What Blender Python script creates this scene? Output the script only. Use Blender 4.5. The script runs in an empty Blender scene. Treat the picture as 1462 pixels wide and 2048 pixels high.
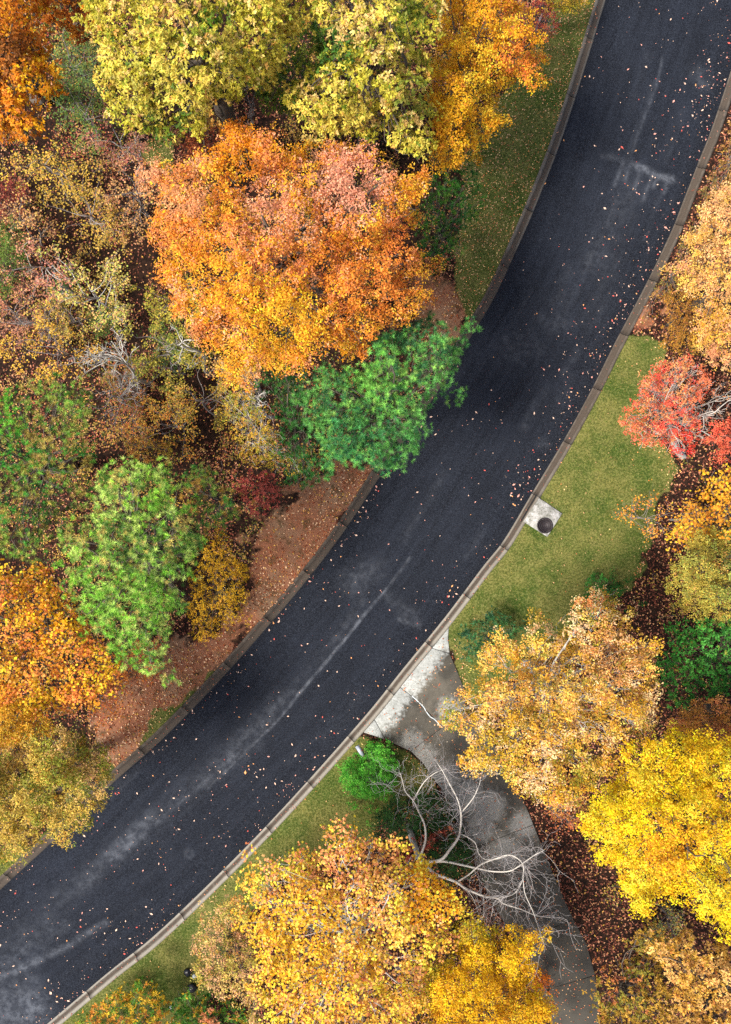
import bpy, math, random
import numpy as np
from mathutils import Vector

# ------------------------------------------------------------------ camera, light, exposure
sc = bpy.context.scene
COL = sc.collection
H = 40.0            # drone height in metres
S = 40.0            # photo pixels per metre at ground level
CX, CY = 731.0, 1024.0
cam_d = bpy.data.cameras.new('camera')
cam = bpy.data.objects.new('camera', cam_d); COL.objects.link(cam)
cam.location = (0, 0, H); cam.rotation_euler = (0, 0, 0)
cam_d.sensor_fit = 'VERTICAL'
cam_d.angle = 2 * math.atan((1024 / S) / H)
cam_d.clip_end = 2000; cam_d.clip_start = 0.1
sc.camera = cam

SUN_EL, SUN_AZ = math.radians(58), math.radians(250)     # azimuth clockwise from +Y
world = bpy.data.worlds.new('World'); sc.world = world
world.use_nodes = True
wn = world.node_tree
wn.nodes.clear()
sky = wn.nodes.new('ShaderNodeTexSky'); sky.sky_type = 'NISHITA'; sky.sun_disc = False
sky.sun_elevation = SUN_EL; sky.sun_rotation = SUN_AZ
sky.dust_density = 3.0; sky.air_density = 1.0; sky.ozone_density = 1.0
bg = wn.nodes.new('ShaderNodeBackground'); bg.inputs['Strength'].default_value = 0.092
wo = wn.nodes.new('ShaderNodeOutputWorld')
wn.links.new(sky.outputs[0], bg.inputs[0]); wn.links.new(bg.outputs[0], wo.inputs[0])
sun_d = bpy.data.lights.new('sun', 'SUN'); sun_d.energy = 3.2; sun_d.angle = math.radians(14)
sun_d.color = (1.0, 0.95, 0.88)
sun = bpy.data.objects.new('sun', sun_d); COL.objects.link(sun)
sd = Vector((math.sin(SUN_AZ) * math.cos(SUN_EL), math.cos(SUN_AZ) * math.cos(SUN_EL), math.sin(SUN_EL)))
sun.rotation_euler = sd.to_track_quat('Z', 'Y').to_euler(); sun.location = sd * 60
sc.view_settings.view_transform = 'Standard'; sc.view_settings.look = 'None'
sc.view_settings.gamma = 1.0; sc.view_settings.exposure = 1.37
sc.view_settings.use_curve_mapping = False
sc.render.engine = 'CYCLES'
sc.cycles.max_bounces = 6; sc.cycles.diffuse_bounces = 3; sc.cycles.transmission_bounces = 4
sc.cycles.transparent_max_bounces = 4
sc.cycles.use_denoising = False

rng = np.random.default_rng(7)
random.seed(7)

# ------------------------------------------------------------------ helpers
def W(px, py, z=0.0):
    """A point of the place from its direction and its height above the ground."""
    k = (H - z) / H / S
    return ((px - CX) * k, (CY - py) * k, z)

def PX(x, y, z=0.0):
    k = H / (H - z) * S
    return x * k + CX, CY - y * k

def lin(c):
    c = np.asarray(c, float)
    return np.where(c <= 0.04045, c / 12.92, ((c + 0.055) / 1.055) ** 2.4)

def hexc(h):
    h = h.lstrip('#')
    return lin([int(h[i:i + 2], 16) / 255 for i in (0, 2, 4)])

def tag(o, label=None, cat=None, group=None, kind=None):
    if label: o['label'] = label
    if cat: o['category'] = cat
    if group: o['group'] = group
    if kind: o['kind'] = kind
    return o

def empty(name, loc, **kw):
    o = bpy.data.objects.new(name, None); COL.objects.link(o); o.location = loc
    o.empty_display_size = 0.3
    return tag(o, **kw)

def mesh_np(name, V, F, mat, parent=None, fcol=None, attrs=None, smooth=False, sizes=None, origin=None):
    """V (n,3); F (m,k) of one face size, or a flat loop list with sizes."""
    V = np.asarray(V, np.float32)
    if origin is not None: V = V - np.asarray(origin, np.float32)
    me = bpy.data.meshes.new(name)
    F = np.asarray(F, np.int32)
    if sizes is None:
        m, k = F.shape; sizes = np.full(m, k, np.int32); loops = F.ravel()
    else:
        loops = F; m = len(sizes)
    me.vertices.add(len(V)); me.vertices.foreach_set('co', V.ravel())
    me.loops.add(len(loops)); me.loops.foreach_set('vertex_index', loops)
    me.polygons.add(m)
    st = np.concatenate([[0], np.cumsum(sizes)[:-1]]).astype(np.int32)
    me.polygons.foreach_set('loop_start', st)
    me.polygons.foreach_set('loop_total', np.asarray(sizes, np.int32))
    if smooth: me.polygons.foreach_set('use_smooth', np.ones(m, bool))
    me.update(calc_edges=True)
    if fcol is not None:
        a = me.attributes.new('tint', 'FLOAT_COLOR', 'FACE')
        c = np.ones((m, 4), np.float32); c[:, :3] = fcol
        a.data.foreach_set('color', c.ravel())
    if attrs:
        for k_, v_ in attrs.items():
            a = me.attributes.new(k_, 'FLOAT', 'POINT'); a.data.foreach_set('value', np.asarray(v_, np.float32))
    me.materials.append(mat)
    o = bpy.data.objects.new(name, me); COL.objects.link(o)
    if origin is not None and parent is None: o.location = origin
    if parent is not None: o.parent = parent
    return o

def catmull(pts, n):
    p = np.asarray(pts, float)
    p = np.vstack([2 * p[0] - p[1], p, 2 * p[-1] - p[-2]])
    out = []
    for i in range(1, len(p) - 2):
        t = np.linspace(0, 1, n, endpoint=False)[:, None]
        a, b, c, d = p[i - 1], p[i], p[i + 1], p[i + 2]
        out.append(0.5 * ((2 * b) + (-a + c) * t + (2 * a - 5 * b + 4 * c - d) * t ** 2 + (-a + 3 * b - 3 * c + d) * t ** 3))
    out.append(p[-2][None])
    return np.vstack(out)

def resample(p, step=None, n=None):
    seg = np.linalg.norm(np.diff(p, axis=0), axis=1)
    s = np.concatenate([[0], np.cumsum(seg)])
    if n is None: n = max(2, int(round(s[-1] / step)) + 1)
    t = np.linspace(0, s[-1], n)
    return np.stack([np.interp(t, s, p[:, i]) for i in range(p.shape[1])], 1), t

def seg_dist(P, poly, closed=False):
    """distance of points P (n,2) to a polyline"""
    q = np.asarray(poly, float)
    if closed: q = np.vstack([q, q[:1]])
    best = np.full(len(P), 1e9)
    for a, b in zip(q[:-1], q[1:]):
        ab = b - a; L = (ab ** 2).sum() + 1e-12
        t = np.clip(((P - a) @ ab) / L, 0, 1)
        d = np.hypot(*(P - a - t[:, None] * ab).T)
        best = np.minimum(best, d)
    return best

def inside(P, poly):
    q = np.asarray(poly, float); x, y = P[:, 0], P[:, 1]
    r = np.zeros(len(P), bool); j = len(q) - 1
    for i in range(len(q)):
        c = ((q[i, 1] > y) != (q[j, 1] > y)) & (x < (q[j, 0] - q[i, 0]) * (y - q[i, 1]) / (q[j, 1] - q[i, 1] + 1e-12) + q[i, 0])
        r ^= c; j = i
    return r

def sdist(P, poly):
    d = seg_dist(P, poly, True)
    return np.where(inside(P, poly), d, -d)          # positive inside

_perm = np.random.default_rng(3).random((256, 256))
def vnoise(x, y, f):
    x = np.asarray(x) * f + 1000.0; y = np.asarray(y) * f + 1000.0
    xi = np.floor(x).astype(int); yi = np.floor(y).astype(int)
    u = x - xi; v = y - yi; u = u * u * (3 - 2 * u); v = v * v * (3 - 2 * v)
    g = lambda a, b: _perm[a & 255, b & 255]
    return (g(xi, yi) * (1 - u) + g(xi + 1, yi) * u) * (1 - v) + (g(xi, yi + 1) * (1 - u) + g(xi + 1, yi + 1) * u) * v
def fbm(x, y, f): return (vnoise(x, y, f) + 0.5 * vnoise(x, y, 2.03 * f) + 0.25 * vnoise(x, y, 4.1 * f)) / 1.75

# ------------------------------------------------------------------ materials
def new_mat(name):
    m = bpy.data.materials.new(name); m.use_nodes = True
    nt = m.node_tree; nt.nodes.clear()
    out = nt.nodes.new('ShaderNodeOutputMaterial')
    return m, nt, out

class NB:
    def __init__(s, nt): s.nt = nt
    def n(s, t, **kw):
        x = s.nt.nodes.new(t)
        for k, v in kw.items(): setattr(x, k, v)
        return x
    def l(s, a, b): s.nt.links.new(a, b)
    def math(s, op, a, b=None, c=None, clamp=False):
        x = s.n('ShaderNodeMath', operation=op); x.use_clamp = clamp
        for i, v in enumerate((a, b, c)):
            if v is None: continue
            if isinstance(v, (int, float)): x.inputs[i].default_value = v
            else: s.l(v, x.inputs[i])
        return x.outputs[0]
    def mix(s, f, a, b, mode='MIX'):
        x = s.n('ShaderNodeMix', data_type='RGBA', blend_type=mode)
        for i, v in ((0, f), (6, a), (7, b)):
            if isinstance(v, (int, float)): x.inputs[i].default_value = v
            elif isinstance(v, (tuple, list, np.ndarray)): x.inputs[i].default_value = (*[float(q) for q in v[:3]], 1)
            else: s.l(v, x.inputs[i])
        return x.outputs[2]
    def noise(s, vec, scale, detail=3, rough=0.55, dist=0.0):
        x = s.n('ShaderNodeTexNoise'); x.inputs['Scale'].default_value = scale
        x.inputs['Detail'].default_value = detail; x.inputs['Roughness'].default_value = rough
        x.inputs['Distortion'].default_value = dist
        if vec is not None: s.l(vec, x.inputs['Vector'])
        return x.outputs['Fac']
    def ramp(s, f, stops):
        x = s.n('ShaderNodeValToRGB'); e = x.color_ramp.elements
        while len(e) < len(stops): e.new(0.5)
        for k, (p, c) in zip(e, stops):
            k.position = p; k.color = (*[float(q) for q in c], 1) if not isinstance(c, float) else (c, c, c, 1)
        s.l(f, x.inputs[0]); return x.outputs[0]
    def attr(s, name, out='Fac'):
        x = s.n('ShaderNodeAttribute'); x.attribute_name = name; return x.outputs[out]
    def pos(s): return s.n('ShaderNodeNewGeometry').outputs['Position']
    def sstep(s, v, a, b):
        x = s.n('ShaderNodeMapRange'); x.interpolation_type = 'SMOOTHSTEP'
        x.inputs[1].default_value = a; x.inputs[2].default_value = b
        s.l(v, x.inputs[0]); return x.outputs[0]

def principled(nb, out, color, rough=0.85, bump=None, bstr=0.3, bdist=0.01, spec=0.3, metal=0.0):
    p = nb.n('ShaderNodeBsdfPrincipled')
    if isinstance(color, (tuple, list, np.ndarray)): p.inputs['Base Color'].default_value = (*[float(q) for q in color[:3]], 1)
    else: nb.l(color, p.inputs['Base Color'])
    if isinstance(rough, (int, float)): p.inputs['Roughness'].default_value = rough
    else: nb.l(rough, p.inputs['Roughness'])
    p.inputs['Specular IOR Level'].default_value = spec; p.inputs['Metallic'].default_value = metal
    if bump is not None:
        b = nb.n('ShaderNodeBump'); b.inputs['Strength'].default_value = bstr; b.inputs['Distance'].default_value = bdist
        nb.l(bump, b.inputs['Height']); nb.l(b.outputs[0], p.inputs['Normal'])
    nb.l(p.outputs[0], out.inputs[0]); return p

def leaf_material(name, trans=0.35, rough=0.6, spec=0.25):
    m, nt, out = new_mat(name); nb = NB(nt)
    c = nb.attr('tint', 'Color')
    p = nb.n('ShaderNodeBsdfPrincipled'); nb.l(c, p.inputs['Base Color'])
    p.inputs['Roughness'].default_value = rough; p.inputs['Specular IOR Level'].default_value = spec
    t = nb.n('ShaderNodeBsdfTranslucent'); nb.l(c, t.inputs['Color'])
    mx = nb.n('ShaderNodeMixShader'); mx.inputs[0].default_value = trans
    nb.l(p.outputs[0], mx.inputs[1]); nb.l(t.outputs[0], mx.inputs[2]); nb.l(mx.outputs[0], out.inputs[0])
    return m
M_LEAF = leaf_material('leaf', 0.42)
M_NEEDLE = leaf_material('pine_needle', 0.2, 0.5, 0.3)
M_LITTER = leaf_material('dry_leaf', 0.1, 0.8, 0.15)
M_GRASS = leaf_material('grass_blade', 0.25, 0.7, 0.2)

def bark(name, a, b):
    m, nt, out = new_mat(name); nb = NB(nt)
    f = nb.noise(nb.pos(), 9, 4, 0.7)
    principled(nb, out, nb.mix(f, a, b), 0.9, f, 0.6, 0.02)
    return m
M_BARK = bark('grey_bark', (0.05, 0.04, 0.03), (0.16, 0.13, 0.10))
M_PALEBARK = bark('pale_bark', (0.26, 0.24, 0.20), (0.62, 0.58, 0.52))
M_TWIGP = bark('pale_twig', (0.20, 0.18, 0.17), (0.44, 0.41, 0.40))
M_TWIG = bark('twig', (0.12, 0.10, 0.085), (0.30, 0.26, 0.24))

def m_asphalt():
    m, nt, out = new_mat('asphalt'); nb = NB(nt)
    P = nb.pos()
    uv = nb.n('ShaderNodeCombineXYZ'); u = nb.attr('u'); v = nb.attr('v')
    nb.l(nb.math('MULTIPLY', u, 0.10), uv.inputs[0]); nb.l(nb.math('MULTIPLY', v, 1.0), uv.inputs[1])
    streak = nb.noise(uv.outputs[0], 3.0, 5, 0.62)
    big = nb.noise(P, 0.35, 4, 0.6, 0.6)
    mid = nb.noise(P, 2.6, 5, 0.7)
    fine = nb.noise(P, 55, 3, 0.85)
    grit = nb.noise(P, 24, 4, 0.9)
    base = nb.mix(nb.sstep(streak, 0.35, 0.68), (0.0038, 0.0044, 0.0068), (0.0082, 0.0096, 0.0138))
    base = nb.mix(nb.math('MULTIPLY', nb.sstep(big, 0.45, 0.75), 0.4), base, (0.014, 0.0165, 0.024))
    wear = nb.attr('wear')
    wm = nb.math('MULTIPLY', wear, nb.math('ADD', 0.35, nb.math('MULTIPLY', nb.sstep(mid, 0.38, 0.66), 1.0)))
    wm = nb.math('MULTIPLY', wm, nb.math('ADD', 0.55, nb.math('MULTIPLY', nb.sstep(grit, 0.35, 0.65), 0.7)), clamp=True)
    base = nb.mix(wm, base, (0.080, 0.086, 0.098))
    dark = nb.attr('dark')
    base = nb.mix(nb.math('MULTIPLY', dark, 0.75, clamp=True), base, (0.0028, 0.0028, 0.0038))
    sp = nb.sstep(grit, 0.44, 0.74)
    base = nb.mix(nb.math('MULTIPLY', sp, 0.7), base, nb.mix(0.6, base, (0.085, 0.098, 0.125)))
    g3 = nb.noise(P, 13, 3, 0.85)
    base = nb.mix(nb.math('MULTIPLY', nb.sstep(g3, 0.52, 0.66), 0.45), base, (0.028, 0.034, 0.048))
    sp2 = nb.sstep(fine, 0.60, 0.70)
    base = nb.mix(nb.math('MULTIPLY', sp2, 0.30), base, (0.11, 0.12, 0.13))
    principled(nb, out, base, 0.92, fine, 0.6, 0.012, spec=0.06)
    return m
M_ASPHALT = m_asphalt()

def m_kerb():
    m, nt, out = new_mat('kerb_concrete'); nb = NB(nt)
    P = nb.pos(); v = nb.attr('v'); dirt = nb.attr('dirt')
    n1 = nb.noise(P, 3.5, 5, 0.7); n2 = nb.noise(P, 22, 4, 0.75)
    conc = nb.mix(n2, (0.12, 0.108, 0.088), (0.29, 0.265, 0.22))
    # organic dirt in the channel line (v 0.2..0.6)
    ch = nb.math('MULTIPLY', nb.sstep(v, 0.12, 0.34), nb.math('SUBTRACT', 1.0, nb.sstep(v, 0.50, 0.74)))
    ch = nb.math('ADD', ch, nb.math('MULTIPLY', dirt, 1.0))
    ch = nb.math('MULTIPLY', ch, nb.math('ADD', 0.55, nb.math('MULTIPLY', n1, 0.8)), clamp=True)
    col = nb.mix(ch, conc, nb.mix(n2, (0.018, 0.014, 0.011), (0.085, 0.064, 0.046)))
    principled(nb, out, col, 0.9, n2, 0.5, 0.012)
    return m
M_KERB = m_kerb()

def m_concrete(name, drive=False):
    m, nt, out = new_mat(name); nb = NB(nt)
    P = nb.pos()
    n0 = nb.noise(P, 0.9, 4, 0.6, 0.4); n1 = nb.noise(P, 4.0, 5, 0.7); n2 = nb.noise(P, 40, 3, 0.8)
    if drive:
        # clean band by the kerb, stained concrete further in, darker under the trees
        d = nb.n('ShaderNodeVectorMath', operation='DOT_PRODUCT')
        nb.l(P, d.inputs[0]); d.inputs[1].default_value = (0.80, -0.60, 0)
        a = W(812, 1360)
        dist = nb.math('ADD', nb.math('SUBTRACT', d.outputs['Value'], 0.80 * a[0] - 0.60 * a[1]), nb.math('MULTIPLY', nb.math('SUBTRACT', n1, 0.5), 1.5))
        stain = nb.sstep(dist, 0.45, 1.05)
        sx = nb.n('ShaderNodeSeparateXYZ'); nb.l(P, sx.inputs[0])
        # tyre-washed pale trace down the left half
        def blob(px, py, r):
            q = W(px, py); vd = nb.n('ShaderNodeVectorMath', operation='DISTANCE'); nb.l(P, vd.inputs[0]); vd.inputs[1].default_value = (q[0], q[1], 0.12)
            return nb.math('SUBTRACT', 1.0, nb.sstep(nb.math('ADD', vd.outputs['Value'], nb.math('MULTIPLY', nb.math('SUBTRACT', n1, 0.5), 1.2)), r * 0.35, r))
        pale = blob(825, 1485, 0.9)
        for q in ((845, 1515, 1.0), (885, 1560, 1.2), (930, 1590, 1.3), (975, 1610, 1.2), (1045, 1650, 1.0), (1010, 1700, 1.1), (900, 1420, 0.9), (960, 1650, 1.0)):
            pale = nb.math('MAXIMUM', pale, blob(*q))
        lo = nb.sstep(sx.outputs['Y'], -16.5, -21.5)      # tree shade and dirt, both painted darker down the drive
        dirty_shaded = nb.mix(nb.sstep(n0, 0.3, 0.7), (0.105, 0.093, 0.072), (0.040, 0.037, 0.030))
        dirty_shaded = nb.mix(nb.math('MULTIPLY', pale, 0.9), dirty_shaded, (0.27, 0.26, 0.23))
        dirty_shaded = nb.mix(nb.math('MULTIPLY', lo, 0.7), dirty_shaded, (0.028, 0.025, 0.020))
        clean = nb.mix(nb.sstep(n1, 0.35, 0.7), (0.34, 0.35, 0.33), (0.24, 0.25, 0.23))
        col = nb.mix(stain, clean, dirty_shaded)
    else:
        col = nb.mix(nb.sstep(n1, 0.35, 0.65), (0.40, 0.39, 0.37), (0.15, 0.15, 0.125))
    n3 = nb.noise(P, 12, 4, 0.8)
    col = nb.mix(nb.math('MULTIPLY', nb.sstep(n3, 0.48, 0.62), 0.4), col, (0.05, 0.043, 0.03))
    col = nb.mix(nb.math('MULTIPLY', nb.sstep(n2, 0.45, 0.7), 0.35), col, (0.05, 0.045, 0.035))
    principled(nb, out, col, 0.9, n2, 0.4, 0.008)
    return m
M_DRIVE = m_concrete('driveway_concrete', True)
M_BOX = m_concrete('weathered_concrete')

def m_ground():
    m, nt, out = new_mat('ground_cover'); nb = NB(nt)
    P = nb.pos()
    g = nb.attr('grass'); c = nb.attr('clay')
    n0 = nb.noise(P, 0.55, 4, 0.6); n1 = nb.noise(P, 5, 5, 0.75); n2 = nb.noise(P, 28, 4, 0.8)
    grass = nb.mix(nb.sstep(n0, 0.3, 0.7), (0.034, 0.062, 0.009), (0.135, 0.125, 0.034))
    grass = nb.mix(nb.math('MULTIPLY', nb.sstep(n1, 0.48, 0.74), 0.6), grass, (0.16, 0.13, 0.048))
    grass = nb.mix(nb.math('MULTIPLY', nb.sstep(n2, 0.55, 0.7), 0.5), grass, (0.03, 0.045, 0.008))
    n3 = nb.noise(P, 11, 3, 0.8)
    grass = nb.mix(nb.math('MULTIPLY', nb.sstep(n3, 0.46, 0.60), 0.65), grass, (0.022, 0.036, 0.006))
    grass = nb.mix(nb.math('MULTIPLY', nb.sstep(n3, 0.50, 0.36), 0.5), grass, (0.19, 0.18, 0.06))
    clay = nb.mix(n1, (0.14, 0.050, 0.024), (0.30, 0.13, 0.07))
    clay = nb.mix(nb.math('MULTIPLY', nb.sstep(n2, 0.5, 0.7), 0.4), clay, (0.06, 0.025, 0.012))
    clay = nb.mix(nb.math('MULTIPLY', nb.sstep(n0, 0.42, 0.68), 0.85), clay, (0.21, 0.13, 0.075))
    clay = nb.mix(nb.math('MULTIPLY', nb.sstep(nb.noise(P, 1.6, 5, 0.7), 0.50, 0.66), 0.75), clay, (0.055, 0.038, 0.014))
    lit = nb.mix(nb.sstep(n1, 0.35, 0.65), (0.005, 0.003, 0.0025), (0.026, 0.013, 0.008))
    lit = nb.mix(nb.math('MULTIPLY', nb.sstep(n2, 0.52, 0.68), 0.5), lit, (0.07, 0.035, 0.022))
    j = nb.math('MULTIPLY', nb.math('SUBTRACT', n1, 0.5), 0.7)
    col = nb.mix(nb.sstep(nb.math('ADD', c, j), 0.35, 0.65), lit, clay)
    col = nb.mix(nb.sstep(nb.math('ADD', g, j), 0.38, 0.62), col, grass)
    principled(nb, out, col, 0.95, n2, 0.7, 0.03, spec=0.1)
    return m
M_GROUND = m_ground()

def simple(name, c, rough=0.6, metal=0.0, bumpy=0.0, c2=None, sc_=12):
    m, nt, out = new_mat(name); nb = NB(nt)
    f = nb.noise(nb.pos(), sc_, 4, 0.7)
    principled(nb, out, nb.mix(f, c, c2 if c2 else tuple(q * 0.7 for q in c)), rough, f if bumpy else None, bumpy, 0.01, 0.4, metal)
    return m
M_IRON = simple('cast_iron', (0.030, 0.022, 0.024), 0.6, 0.3, 0.5, (0.012, 0.009, 0.010), 30)
M_GALV = simple('painted_metal', (0.42, 0.45, 0.50), 0.4, 0.3, 0.0, (0.30, 0.32, 0.37), 20)
M_WOOD = simple('post_wood', (0.34, 0.20, 0.13), 0.85, 0, 0.4, (0.18, 0.10, 0.07), 25)
M_BLACK = simple('drain_dark', (0.006, 0.006, 0.006), 0.9)
M_WHITE = simple('pale_stone', (0.55, 0.60, 0.60), 0.7, 0, 0.2, (0.40, 0.44, 0.45))
M_BAG = simple('black_plastic', (0.010, 0.010, 0.013), 0.35)
M_STRAY = simple('stray_leaf', (0.5, 0.3, 0.2), 0.8)

# ------------------------------------------------------------------ road
LPX = [(1330, -400), (1211, 0), (1133, 250), (1076, 400), (1033, 500), (986, 600), (936, 683), (858, 810), (762, 950), (690, 1060), (610, 1165), (525, 1265), (433, 1368), (322, 1481), (226, 1566), (103, 1685), (0, 1780), (-400, 2150)]
RPX = [(1620, -400), (1505, 0), (1462, 140), (1423, 258), (1400, 316), (1366, 403), (1342, 464), (1288, 576), (1231, 683), (1181, 783), (1126, 883), (1063, 988), (1008, 1080), (966, 1133), (891, 1233), (808, 1335), (731, 1431), (600, 1579), (480, 1706), (320, 1861), (215, 1946), (100, 2043), (-350, 2420)]
topt = lambda pts: np.array([W(a, b)[:2] for a, b in pts])
Ls, _ = resample(catmull(topt(LPX), 12), step=0.12)
Rs, _ = resample(catmull(topt(RPX), 12), step=0.12)
def tangents(p):
    t = np.gradient(p, axis=0); return t / np.linalg.norm(t, axis=1)[:, None]
Lt = tangents(Ls); Rt = tangents(Rs)
Ln = np.stack([Lt[:, 1], -Lt[:, 0]], 1) * 1.0        # direction away from road, checked below
if ((Rs[len(Rs) // 2] - Ls[len(Ls) // 2]) @ Ln[len(Ls) // 2]) > 0: Ln = -Ln
Rn = np.stack([Rt[:, 1], -Rt[:, 0]], 1)
if ((Ls[len(Ls) // 2] - Rs[len(Rs) // 2]) @ Rn[len(Rs) // 2]) > 0: Rn = -Rn
LKW, RKW = 0.50, 0.44
# pair each left point with the right point straight across
idx = np.array([np.argmin(np.abs((Rs - p) @ t) + 1e3 * (((Rs - p) @ -n) < 0) + 0.02 * np.linalg.norm(Rs - p, axis=1)) for p, t, n in zip(Ls, Lt, Ln)])
idx = np.maximum.accumulate(idx)
ker = np.ones(31) / 31
Rp = Rs[idx]
Rp = np.stack([np.convolve(np.pad(Rp[:, i], 15, mode='edge'), ker, 'valid') for i in range(2)], 1)
# extend both borders slightly under the kerbs
NA = 96
vv = np.linspace(0, 1, NA)
G = Ls[:, None, :] * (1 - vv[None, :, None]) + Rp[:, None, :] * vv[None, :, None]
G[:, 0] += Ln * 0.06
dR = (Rp - Ls); dR /= np.linalg.norm(dR, axis=1)[:, None]
G[:, -1] += dR * 0.10
nr = len(Ls)
Z = 0.05 * (1 - (2 * vv - 1) ** 2)[None, :].repeat(nr, 0)
V = np.concatenate([G, Z[..., None]], 2).reshape(-1, 3)
ii = np.arange(nr * NA).reshape(nr, NA)
Fq = np.stack([ii[:-1, :-1], ii[1:, :-1], ii[1:, 1:], ii[:-1, 1:]], -1).reshape(-1, 4)
uu = (np.arange(nr) * 0.12)[:, None].repeat(NA, 1).ravel()
vattr = vv[None].repeat(nr, 0).ravel() * 6.75
pxx, pyy = PX(V[:, 0], V[:, 1]); PP = np.stack([pxx, pyy], 1)
wear = np.zeros(len(V)); dark = np.zeros(len(V))
def stroke(pts, w, s, arr=wear):
    p = np.array(pts, float)
    lo = p.min(0) - 3 * w; hi = p.max(0) + 3 * w
    k = np.where(((PP > lo) & (PP < hi)).all(1))[0]
    if len(k): arr[k] += s * np.exp(-(seg_dist(PP[k], p) / w) ** 2)
SEAM = catmull([(1335, 60), (1312, 170), (1275, 270), (1240, 380), (1180, 520), (1115, 640), (1050, 760), (985, 850), (930, 940), (865, 1055), (820, 1115), (775, 1175), (740, 1215), (680, 1290), (600, 1385), (560, 1435), (510, 1485), (400, 1590), (300, 1670), (200, 1775), (100, 1870), (0, 1950)], 6)
stroke(SEAM[6 * 10:6 * 17], 2.0, 1.0); stroke(SEAM[6 * 12:6 * 15] , 2.8, 0.7)
stroke(SEAM[6 * 12:6 * 17] + np.array((-12, -11)), 12, 0.16)
stroke(SEAM[3:6 * 3 - 3], 2.6, 0.35); stroke(SEAM[6 * 3:6 * 6], 3, 0.08); stroke(SEAM[6*1:6 * 3] + np.array((-4, -2)), 7, 0.12)
stroke(SEAM[6 * 6:6 * 11], 2.6, 0.6, dark); stroke(SEAM[6 * 16:6 * 19], 3, 0.4, dark)
stroke([(480, 1500), (380, 1590), (260, 1690), (180, 1760)], 4, 0.15); stroke([(500, 1480), (380, 1580), (250, 1690), (120, 1800), (0, 1890)], 26, 0.20)
stroke([(560, 1400), (470, 1500)], 22, 0.3)
stroke([(300, 1640), (240, 1700), (170, 1760)], 16, 0.4)
stroke([(210, 1845), (120, 1900), (0, 1955)], 7, 0.7); stroke([(120, 1850), (0, 1930)], 22, 0.3)
stroke([(-20, 2040), (20, 2030), (60, 2020)], 40, 0.9); stroke([(60, 1960), (0, 1990)], 22, 0.35)
stroke([(1205, 312), (1250, 320), (1285, 336)], 5, 0.40); stroke([(1275, 333), (1310, 350), (1345, 360)], 6, 0.95)
for (a, b, L_) in ((1246, 322, 50), (1262, 330, 30), (1283, 338, 40), (1304, 350, 52), (1314, 353, 22), (1338, 358, 26)):
    stroke([(a, b), (a - 0.36 * L_, b + L_)], 4, 0.45)
stroke([(1270, 370), (1190, 520)], 30, 0.16); stroke([(1230, 520), (1180, 640)], 20, .12)
stroke([(798, 1238), (838, 1253)], 4, 0.6); stroke([(775, 1195), (830, 1235)], 13, 0.25)
stroke([(1050, 690), (1020, 700)], 30, 0.28); stroke([(1085, 640), (1130, 655)], 16, .2)
stroke([(745, 1140), (700, 1165)], 26, 0.35); stroke([(1395, 150), (1410, 165)], 18, 0.3)
stroke([(1080, 885), (1095, 890)], 10, 0.25)
for k in range(8):
    a = k / 8 * 6.283; stroke([(378 + 7 * math.cos(a), 1709 + 6 * math.sin(a))], 2.2, 0.3) if False else None
stroke([(370, 1705), (375, 1700), (384, 1701), (386, 1710), (380, 1715), (371, 1712), (370, 1705)], 2.5, 0.55)
rs = np.random.default_rng(5)
for k in range(34):            # faint scuffs following the traffic
    i = rs.integers(40, nr - 60); j = rs.integers(4, NA - 5)
    p = G[i, j]; q = G[min(nr - 1, i + rs.integers(8, 34)), min(NA - 1, max(0, j + rs.integers(-2, 3)))]
    a = PX(*p); b = PX(*q)
    stroke([a, b], rs.uniform(4, 14), rs.uniform(0.05, 0.16))
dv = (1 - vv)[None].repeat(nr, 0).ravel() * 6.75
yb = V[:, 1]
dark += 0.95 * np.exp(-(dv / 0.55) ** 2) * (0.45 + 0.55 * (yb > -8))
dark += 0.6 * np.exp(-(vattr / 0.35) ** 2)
dark += 0.30 * (fbm(V[:, 0], V[:, 1], 0.5) > 0.55)
wear *= np.clip(0.35 + 1.3 * fbm(V[:, 0], V[:, 1], 1.7), 0, 1.6)
wear = np.clip(wear, 0, 1); dark = np.clip(dark, 0, 1)
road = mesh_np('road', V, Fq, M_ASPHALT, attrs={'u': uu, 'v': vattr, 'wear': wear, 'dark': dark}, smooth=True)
tag(road, 'dark asphalt road curving between the autumn woods', kind='structure')

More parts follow.
